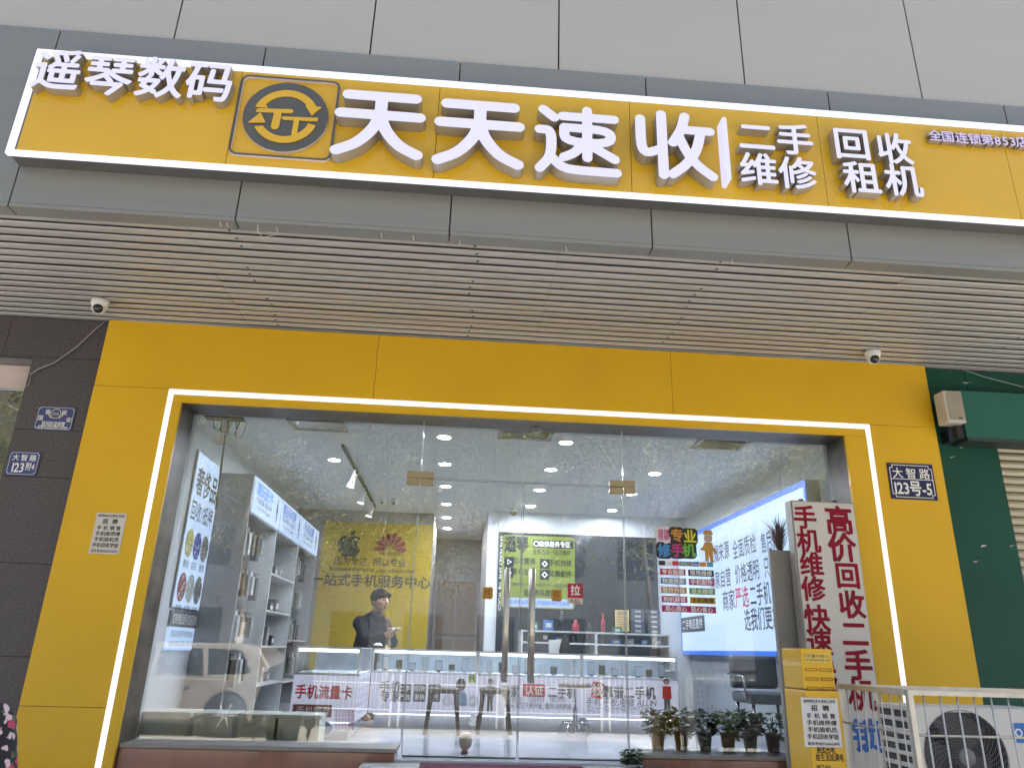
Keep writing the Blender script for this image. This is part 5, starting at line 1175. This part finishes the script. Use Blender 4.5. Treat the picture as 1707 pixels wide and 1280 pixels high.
for k, (px, pi_, li, lab) in enumerate(((1097, 0, 0, 'bushy pothos in a brown pot at the left end of the right plinth'), (1137, 0, 0, 'leafy pothos in a brown pot, second from the left on the right plinth'), (1176, 1, 2, 'leafy plant in a dark green pot, third from the left on the right plinth'), (1215, 2, 1, 'yellow green plant in a rust coloured pot on the right plinth'), (1252, 1, 2, 'dark bushy plant in a dark green pot, second from the right on the right plinth'), (1290, 2, 0, 'thin plant in a rust coloured pot at the right end of the right plinth'))):
    c = at(px, 1253, z=.754); c.y = .335; c.x = at(px, 1253, y=.335).x; t = thing('potted_plant', lab, 'plant', (c.x, c.y, .753), group='potted plants on the right plinth'); h = .135
    pt = MB().lathe((c.x, c.y, .753), [(0, 0), (.043, 0), (.058, h-.02), (.064, h-.02), (.064, h), (.056, h), (.05, h-.02), (0, h-.02)], 20).build('pot', POT[pi_], t)
    MB().box(c.x-.028, c.x+.028, c.y-.0525, c.y-.046, .76, .785).build('pot_label', pm('pale label', (.55, .53, .5), .6), pt)
    m = MB(); leafy(m, (c.x, c.y, .753+h), .10, .17, 150 if k < 5 else 70, rp, .055)
    for q_ in range(14):
        a = rp.uniform(0, 6.28); m.tube([(c.x, c.y, .753+h-.02), (c.x+.04*math.cos(a), c.y+.04*math.sin(a), .753+h+.06), (c.x+.08*math.cos(a), c.y+.08*math.sin(a), .753+h+.08+.05*rp.random())], .0022, 4)
    m.build('foliage', LF[li], t)
c = Vector((1.41, .11, FL-.014)); t = thing('potted_plant', 'small trailing leafy plant on the landing beside the right plinth', 'plant', c)
MB().lathe(c, [(0, 0), (.04, 0), (.05, .05), (.046, .05), (0, .045)], 18).build('pot', POT[1], t); m = MB(); leafy(m, (c.x, c.y, FL+.0), .07, .11, 110, rp, .045); m.build('foliage', LF[0], t)
# dried reddish grass above the grey board
c = at(1300, 915, y=.62); t = thing('dried_plant', 'dried reddish spiky plant behind the grey board', 'plant', (c.x, .62, FL))
MB().lathe((c.x, .62, FL), [(0, 0), (.07, 0), (.08, .5), (.05, 1.0), (.05, c.z-FL-.06), (.045, c.z-FL-.06), (.04, 1.0), (0, .9)], 18).build('vase', pm('grey vase', (.25, .24, .23), .4), t)
m = MB()
for k in range(70):
    a = rp.uniform(0, 6.28); l_ = rp.uniform(.18, .42); o_ = rp.uniform(.05, .24); d = Vector((math.cos(a), math.sin(a), 0)); s = Vector((-d.y, d.x, 0))*.006; p0 = Vector((c.x, .62, c.z-.05)); p1 = p0+d*o_*.4+Vector((0, 0, l_*.6)); p2 = p0+d*o_+Vector((0, 0, l_*.85))
    m.add([p0-s*.5, p0+s*.5, p1+s, p1-s, p2], [(0, 1, 2, 3), (3, 2, 4)], 0)
m.build('blades', pm('dry red brown blade', (.20, .07, .045), .7, var=.4), t)

# ---------------------------------------------------------------- stickers on the glass
ysx = YG-.004
def gp_(px, py): return at(px, py, y=ysx)
PX = (gp_(1100, 900)-gp_(1000, 900)).length/100
t = thing('window_sticker', 'colourful repair sticker on the right glass panel with rows of coloured word bars', 'sticker', (2.0, ysx, 1.9))
def cbar(px0, py0, px1, py1, body, c, tc=PRINTW):
    a, b = gp_(px0, py0), gp_(px1, py1); s_ = MB().box(a.x, b.x, ysx-.001, ysx, b.z, a.z).build('word_bar', pm('sticker '+c[0], c[1], .4, var=.03), t)
    letters(MB(), body, ((a.x+b.x)/2, ysx-.0025, (a.z+b.z)/2), abs(a.z-b.z)*.88, r=.022, width=abs(b.x-a.x)*.88).build('word', tc, s_)
CR, NV, BL, PK2, OR, GN, MG, YE = ('crimson', (.45, .015, .06)), ('navy', (.012, .014, .05)), ('blue', (.06, .22, .42)), ('pink', (.45, .03, .20)), ('orange', (.55, .24, .03)), ('green', (.06, .28, .03)), ('magenta', (.42, .008, .14)), ('amber', (.62, .33, .01))
for r_, (l1, c1, l2, c2) in enumerate((('专业贴膜', CR, '现场维修', NV), ('快速换屏', BL, '手机配件', PK2), ('软件升级', OR, '进水维修', GN), ('刷机解锁', MG, '主机维修', YE))):
    dy = 15.2*r_; cbar(1100+r_, 947+dy, 1143+r_, 959+dy, l1, c1); cbar(1147+r_, 949+dy, 1190+r_, 961+dy, l2, c2, PRINTK if r_ == 3 else PRINTW)
cbar(1103, 1008, 1194, 1022, '用心放心  贴心省心', MG)
for k, (nm_, c) in enumerate((('black', (.02, .02, .02)), ('white', (.7, .7, .7)), ('red', (.5, .02, .02)), ('green', (.02, .12, .06)), ('grey', (.2, .2, .2)), ('blue', (.05, .1, .4)), ('orange', (.6, .25, .04)), ('teal', (.1, .35, .45)))):
    a, b = gp_(1098+11.4*k, 934+.4*k), gp_(1109+11.4*k, 942+.4*k); s_ = MB().box(a.x, b.x, ysx-.001, ysx, b.z, a.z).build('logo_tile', pm('logo tile '+nm_, c, .4), t)
    if k in (3, 5): letters(MB(), ('OPPO', 'vivo')[k == 5], ((a.x+b.x)/2, ysx-.0025, (a.z+b.z)/2), .035, r=.008, width=(b.x-a.x)*.8).build('word', PRINTW, s_)
blob = MB(); rd = []
for px, py, ch in ((1128, 892, '专'), (1150, 894, '业'), (1107, 917, '修'), (1129, 917, '手'), (1148, 917, '机')):
    c = gp_(px, py); rd.append((ch, c)); blob.prism(shift(rrect(.135, .14, .035), c.x, c.z), (0, ysx-.0005-.0003*len(rd), 0), *AX, .0004)
bo_ = blob.build('black_cloud', PRINTK, t)
for (ch, c), cc in zip(rd, ((('orange', (.6, .26, .02))), ('yellow', (.62, .55, .03)), ('sky', (.05, .25, .55)), ('rose', (.5, .03, .2)), ('leaf', (.15, .42, .05)))):
    letters(MB(), ch, c+Vector((0, -.004, 0)), .115, r=.03).build('word', pm('sticker '+cc[0], cc[1], .4), bo_)
c = gp_(1106, 891); fl_ = MB()
for k in range(6): a = k*1.05; fl_.prism(circ(.038, 14, c.x+.042*math.cos(a), c.z+.042*math.sin(a)), (0, ysx-.0006-.0002*k, 0), *AX, .0002)
q_ = fl_.build('white_flower', pm('pale pink sticker', (.72, .60, .64), .5), t); m = letters(MB(), '值得', c+Vector((0, -.004, .022)), .05, r=.014); letters(m, '信赖', c+Vector((0, -.004, -.022)), .05, r=.014); m.build('word', pm('sticker pink', (.45, .03, .20), .4), q_)
# generic repairman figure beside the words
c = gp_(1181, 908); fg = MB()
put_loops(fg, [[(-.035, .02), (.035, .02), (.045, -.03), (.075, -.06), (.06, -.075), (.035, -.05), (.035, -.14), (.006, -.14), (0, -.08), (-.006, -.14), (-.035, -.14), (-.035, -.05), (-.07, -.03), (-.075, -.045), (-.045, -.01)]], c, *AX); put_loops(fg, [[(-.045, .085), (.045, .085), (.045, .095), (.035, .125), (-.03, .125), (-.04, .098)]], c, *AX)
s_ = fg.build('overall_figure', pm('ochre overall', (.50, .27, .05), .5), t); put_loops(MB(), [circ(.038, 18, 0, .055)], c+Vector((0, -.0006, 0)), *AX).build('figure_face', pm('printed skin', (.5, .38, .32), .6), s_)
def pull(px, py, label, red=False):
    c = gp_(px, py)
    if red:
        t = thing('pull_sign', label, 'sticker', (c.x, ysx, c.z)); w_ = .125; h1, h2 = .115, .045
        MB().box(c.x-w_/2, c.x+w_/2, ysx-.001, ysx, c.z-.03, c.z+h1-.03).build('red_part', pm('pull red', (.42, .008, .05), .4), t); MB().box(c.x-w_/2, c.x+w_/2, ysx-.001, ysx, c.z-.03-h2, c.z-.031).build('white_part', pm('pull cream', (.62, .56, .52), .5), t)
        letters(MB(), '拉', (c.x, ysx-.0025, c.z+.03), .085, r=.02).build('character', PRINTW, t); letters(MB(), 'PULL', (c.x, ysx-.0025, c.z-.053), .042, r=.014, width=.08).build('word', RED, t)
    else:
        t = thing('pull_sign', label, 'sticker', (c.x, ysx, c.z)); lp = [(.047*(1+.13*math.cos(4*a))*math.cos(a+.78), .052*(1+.13*math.cos(4*a))*math.sin(a+.78)) for a in [2*math.pi*k/40 for k in range(40)]]
        MB().prism(shift(lp, c.x, c.z), (0, ysx-.0006, 0), *AX, .0005).build('badge', pm('amber badge', (.58, .28, .03), .4), t); put_loops(MB(), [[(x*.92, y*.92) for x, y in lp], [(x*.84, y*.84) for x, y in lp]], c+Vector((0, -.0012, 0)), *AX).build('badge_outline', pm('brown print', (.25, .15, .01), .5), t)
        m = letters(MB(), '拉', c+Vector((0, -.0015, .010)), .055, r=.014); letters(m, 'PULL', c+Vector((0, -.0015, -.028)), .024, r=.01); m.build('word', pm('dark brown print', (.10, .04, .01), .5), t)
pull(813, 988, 'amber pull badge on the left glass door'); pull(928, 992, 'amber pull badge on the right glass door'); pull(959, 990, 'red and white pull sign on the right glass door', True)
p = at(576, 1010, y=YG-.003)
# ================================================================ the street behind the photographer (seen in the glass)
rs = random.Random(21)
BARK = pm('pale bark', (.42, .38, .32), .85, var=.35, scale=5, stretch=(1, 1, .3), bump=.5, bscale=20); LIME = pm('whitewashed bark', (.70, .68, .62), .85, var=.1)
TL = [pm('sunlit street leaf', (.46, .47, .22), .7, var=.45, scale=2), pm('yellowing street leaf', (.60, .56, .32), .7, var=.4, scale=2)]
def tree(x, y, h, r, label, n=9000):
    t = thing('street_tree', label, 'tree', (x, y, 0), group='street trees along the far kerb')
    m = MB(); pts = [Vector((x+.12*math.sin(k*1.1), y+.1*math.cos(k*1.7), h*.55*k/5)) for k in range(6)]
    m.tube(pts, [.075-.006*k for k in range(6)], 10); top = pts[-1]; ends = []
    for k in range(8):
        a = 2*math.pi*k/8+rs.random(); e = top+Vector((math.cos(a)*r*.8, math.sin(a)*r*.8, h*rs.uniform(-.08, .40))); s_ = top-Vector((0, 0, rs.uniform(0, h*.12)))
        mid = (s_+e)/2+Vector((0, 0, h*.06)); m.tube([s_, mid, e], [.045, .03, .012], 6); ends += [e, mid]
    m.build('trunk', BARK, t); MB().tube([Vector((p.x, p.y, p.z)) for p in (pts[0], pts[0].lerp(pts[1], .5), pts[1], pts[2])], [.080, .079, .073, .068], 12).build('whitewash', LIME, t)
    m = MB()
    for k in range(n):
        e = ends[rs.randrange(len(ends))]; d = Vector((rs.gauss(0, 1), rs.gauss(0, 1), rs.gauss(0, 1.0)))*r*.33; p = e+d; a = Vector((rs.gauss(0, 1), rs.gauss(0, 1), rs.gauss(0, 1))).normalized(); b = a.orthogonal().normalized(); L = rs.uniform(.04, .085)
        m.add([p, p+a*L+b*L*.38, p+a*L*2.3, p+a*L-b*L*.38], [(0, 1, 2, 3)], 0 if rs.random() < .65 else 1)
    m.build('crown', TL, t)
tree(-4.6, -10.6, 8.5, 2.4, 'tall street tree behind the parked pale car'); tree(-1.6, -12.2, 7.5, 2.3, 'street tree left of the middle behind the railing'); tree(1.1, -10.9, 8.0, 2.0, 'street tree right of the middle behind the railing', 6000); tree(4.6, -11.4, 8.8, 2.6, 'broad street tree at the right end of the railing'); tree(-8.8, -11.4, 9, 2.8, 'big street tree at the far left of the street')
tree(8.4, -12.0, 8.5, 2.5, 'street tree far to the right of the railing')
RW = pm('white railing paint', (.75, .75, .73), .4)
def rail(x, label):
    t = thing('street_railing', label, 'railing', (x, -9.55, 0), group='white hooped railing sections by the road'); n = 10; L = 2.0; m = MB()
    for k in range(n):
        xx = x-L/2+L*(k+.5)/n; w_ = .055
        m.tube([(xx-w_, -9.55, .15), (xx-w_, -9.55, .98)]+[(xx-w_*math.cos(math.pi*i/6), -9.55, .98+w_*math.sin(math.pi*i/6)) for i in range(1, 6)]+[(xx+w_, -9.55, .98), (xx+w_, -9.55, .15)], .011, 6)
    m.build('hoops', RW, t); MB().tube([(x-L/2, -9.55, .3), (x+L/2, -9.55, .3)], .014, 6).tube([(x-L/2, -9.55, .78), (x+L/2, -9.55, .78)], .014, 6).build('cross_rails', RW, t)
    for s_ in (-1, 1): MB().box(x+s_*(L/2-.03)-.022, x+s_*(L/2-.03)+.022, -9.575, -9.525, 0, 1.05).build('post', RW, t)
for k, x in enumerate((-2.1, 0, 2.1, 4.2, 6.3)): rail(x, 'white hooped street railing section, %s from the left' % ('first', 'second', 'third', 'fourth', 'fifth')[k])
def car(x0, yc, label, col, L=4.7, W=1.8, H=1.68):
    t = thing('parked_car', label, 'car', (x0+L/2, yc, 0)); X = lambda f: x0+L*f
    ZK = .87
    lower = [(0, .32), (.0, .62), (.03, .80), (.20, .98), (.27, 1.02), (.97, 1.02), (1.0, .90), (1.0, .42), (.97, .30), (.90, .28)]
    low = [(X(u), z*ZK) for u, z in lower]
    def arch(cx): return [(X(cx)+.36*math.cos(a), .33+.36*math.sin(a)) for a in [math.pi*k/8 for k in range(9)]]
    poly = low + arch(.82)+[(X(.70), .24), (X(.33), .24)]+arch(.20)+[(X(.08), .28)]
    def hull(poly, y0, y1, mat, name, inset=0):
        m = MB(); n = len(poly); m.add([(x, y0, z) for x, z in poly]+[(x, y1, z) for x, z in poly], [list(range(n)), list(range(n, 2*n))[::-1]]+[(i, i+n, (i+1) % n+n, (i+1) % n) for i in range(n)]); return m.build(name, mat, t, bevel=.03)
    hull(poly, yc-W/2, yc+W/2, pm(label[:14]+' paint', col, .3, var=.03, coat=.6), 'body')
    cab = [(.24, 1.0), (.40, 1.56), (.46, 1.64), (.80, 1.66), (.90, 1.60), (.985, 1.0)]
    m = MB(); A = [(X(u), z*ZK) for u, z in cab]; tp = lambda z: .06+.16*(z-.87)/.6; n = len(A)
    m.add([(x, yc-W/2+tp(z), z) for x, z in A]+[(x, yc+W/2-tp(z), z) for x, z in A], [list(range(n)), list(range(n, 2*n))[::-1]]+[(i, i+n, (i+1) % n+n, (i+1) % n) for i in range(n)]); m.build('cabin', pm(label[:14]+' paint', col), t, bevel=.04)
    wins = [[(.29, 1.06), (.415, 1.52), (.54, 1.54), (.54, 1.06)], [(.555, 1.06), (.555, 1.54), (.70, 1.55), (.725, 1.06)], [(.74, 1.08), (.72, 1.55), (.84, 1.54), (.89, 1.12)]]
    for s_ in (-1, 1):
        for wn in wins:
            m = MB(); V_ = [(X(u), yc+s_*(W/2-tp(z*ZK)+.004), z*ZK) for u, z in wn]; m.add(V_+[(x, y-s_*.012, z) for x, y, z in V_], [(0, 1, 2, 3), (7, 6, 5, 4)]+[(i, i+4, (i+1) % 4+4, (i+1) % 4) for i in range(4)]); m.build('side_window', pm('dark car glass', (.012, .014, .016), .06), t)
        for f in (.20, .82):
            wl_ = MB().lathe((X(f), yc+s_*(W/2-.20), .33), [(0, 0), (.33, 0), (.33, .19), (.30, .215), (.22, .215), (.22, .19), (0, .19)], 26, axis=(0, s_, 0)).build('wheel', pm('tyre rubber', (.02, .02, .02), .8), t)
            m = MB().lathe((X(f), yc+s_*(W/2-.02), .33), [(0, .02), (.06, .02), (.07, 0)], 14, axis=(0, s_, 0))
            for k in range(6): a = k*math.pi/3; m.tube([(X(f), yc+s_*(W/2-.015), .33), (X(f)+.2*math.cos(a), yc+s_*(W/2-.015), .33+.2*math.sin(a))], .022, 5)
            m.build('rim', ALU, wl_)
        m = MB()
        for u in (.46, .66): m.box(X(u), X(u)+.16, yc+s_*(W/2+.002), yc+s_*(W/2+.03), .76, .79)
        m.build('door_handles', pm(label[:14]+' paint', col), t)
        MB().box(X(.955), X(.998), yc+s_*(W/2-.32), yc+s_*(W/2+.004), .64, .85).build('tail_lamp', pm('tail lamp red', (.35, .01, .01), .15), t)
        MB().box(X(.012), X(.08), yc+s_*(W/2-.4), yc+s_*(W/2+.004), .58, .70).build('headlamp', pm('headlamp clear', (.6, .62, .65), .1), t)
car(-7.5, -8.0, 'pale champagne estate car parked at the kerb opposite the left window', (.36, .32, .27))
MB().box(-6.35, -4.9, -6.55, -6.1, .006, .62).box(-6.38, -4.87, -6.58, -6.07, .621, .70).build('blue_crate', pm('blue plastic', (.02, .11, .34), .4), label='blue plastic crate on the pavement before the parked pale car', cat='crate', bevel=.02)
# plain block across the road
t = thing('opposite_building', 'long plain apartment block across the road', 'building', (0, -26, 0))
MB().box(-34, 34, -34, -26, 0, 19).build('wall', pm('grey render', (.14, .15, .165), .8, var=.1, scale=.4), t)
m = MB()
for fl_ in range(5):
    for k in range(22): m.box(-32+3*k, -30.4+3*k, -26.02, -25.99, 1.2+3.3*fl_, 2.8+3.3*fl_)
m.build('windows', pm('dark window glass', (.03, .035, .04), .08), t)
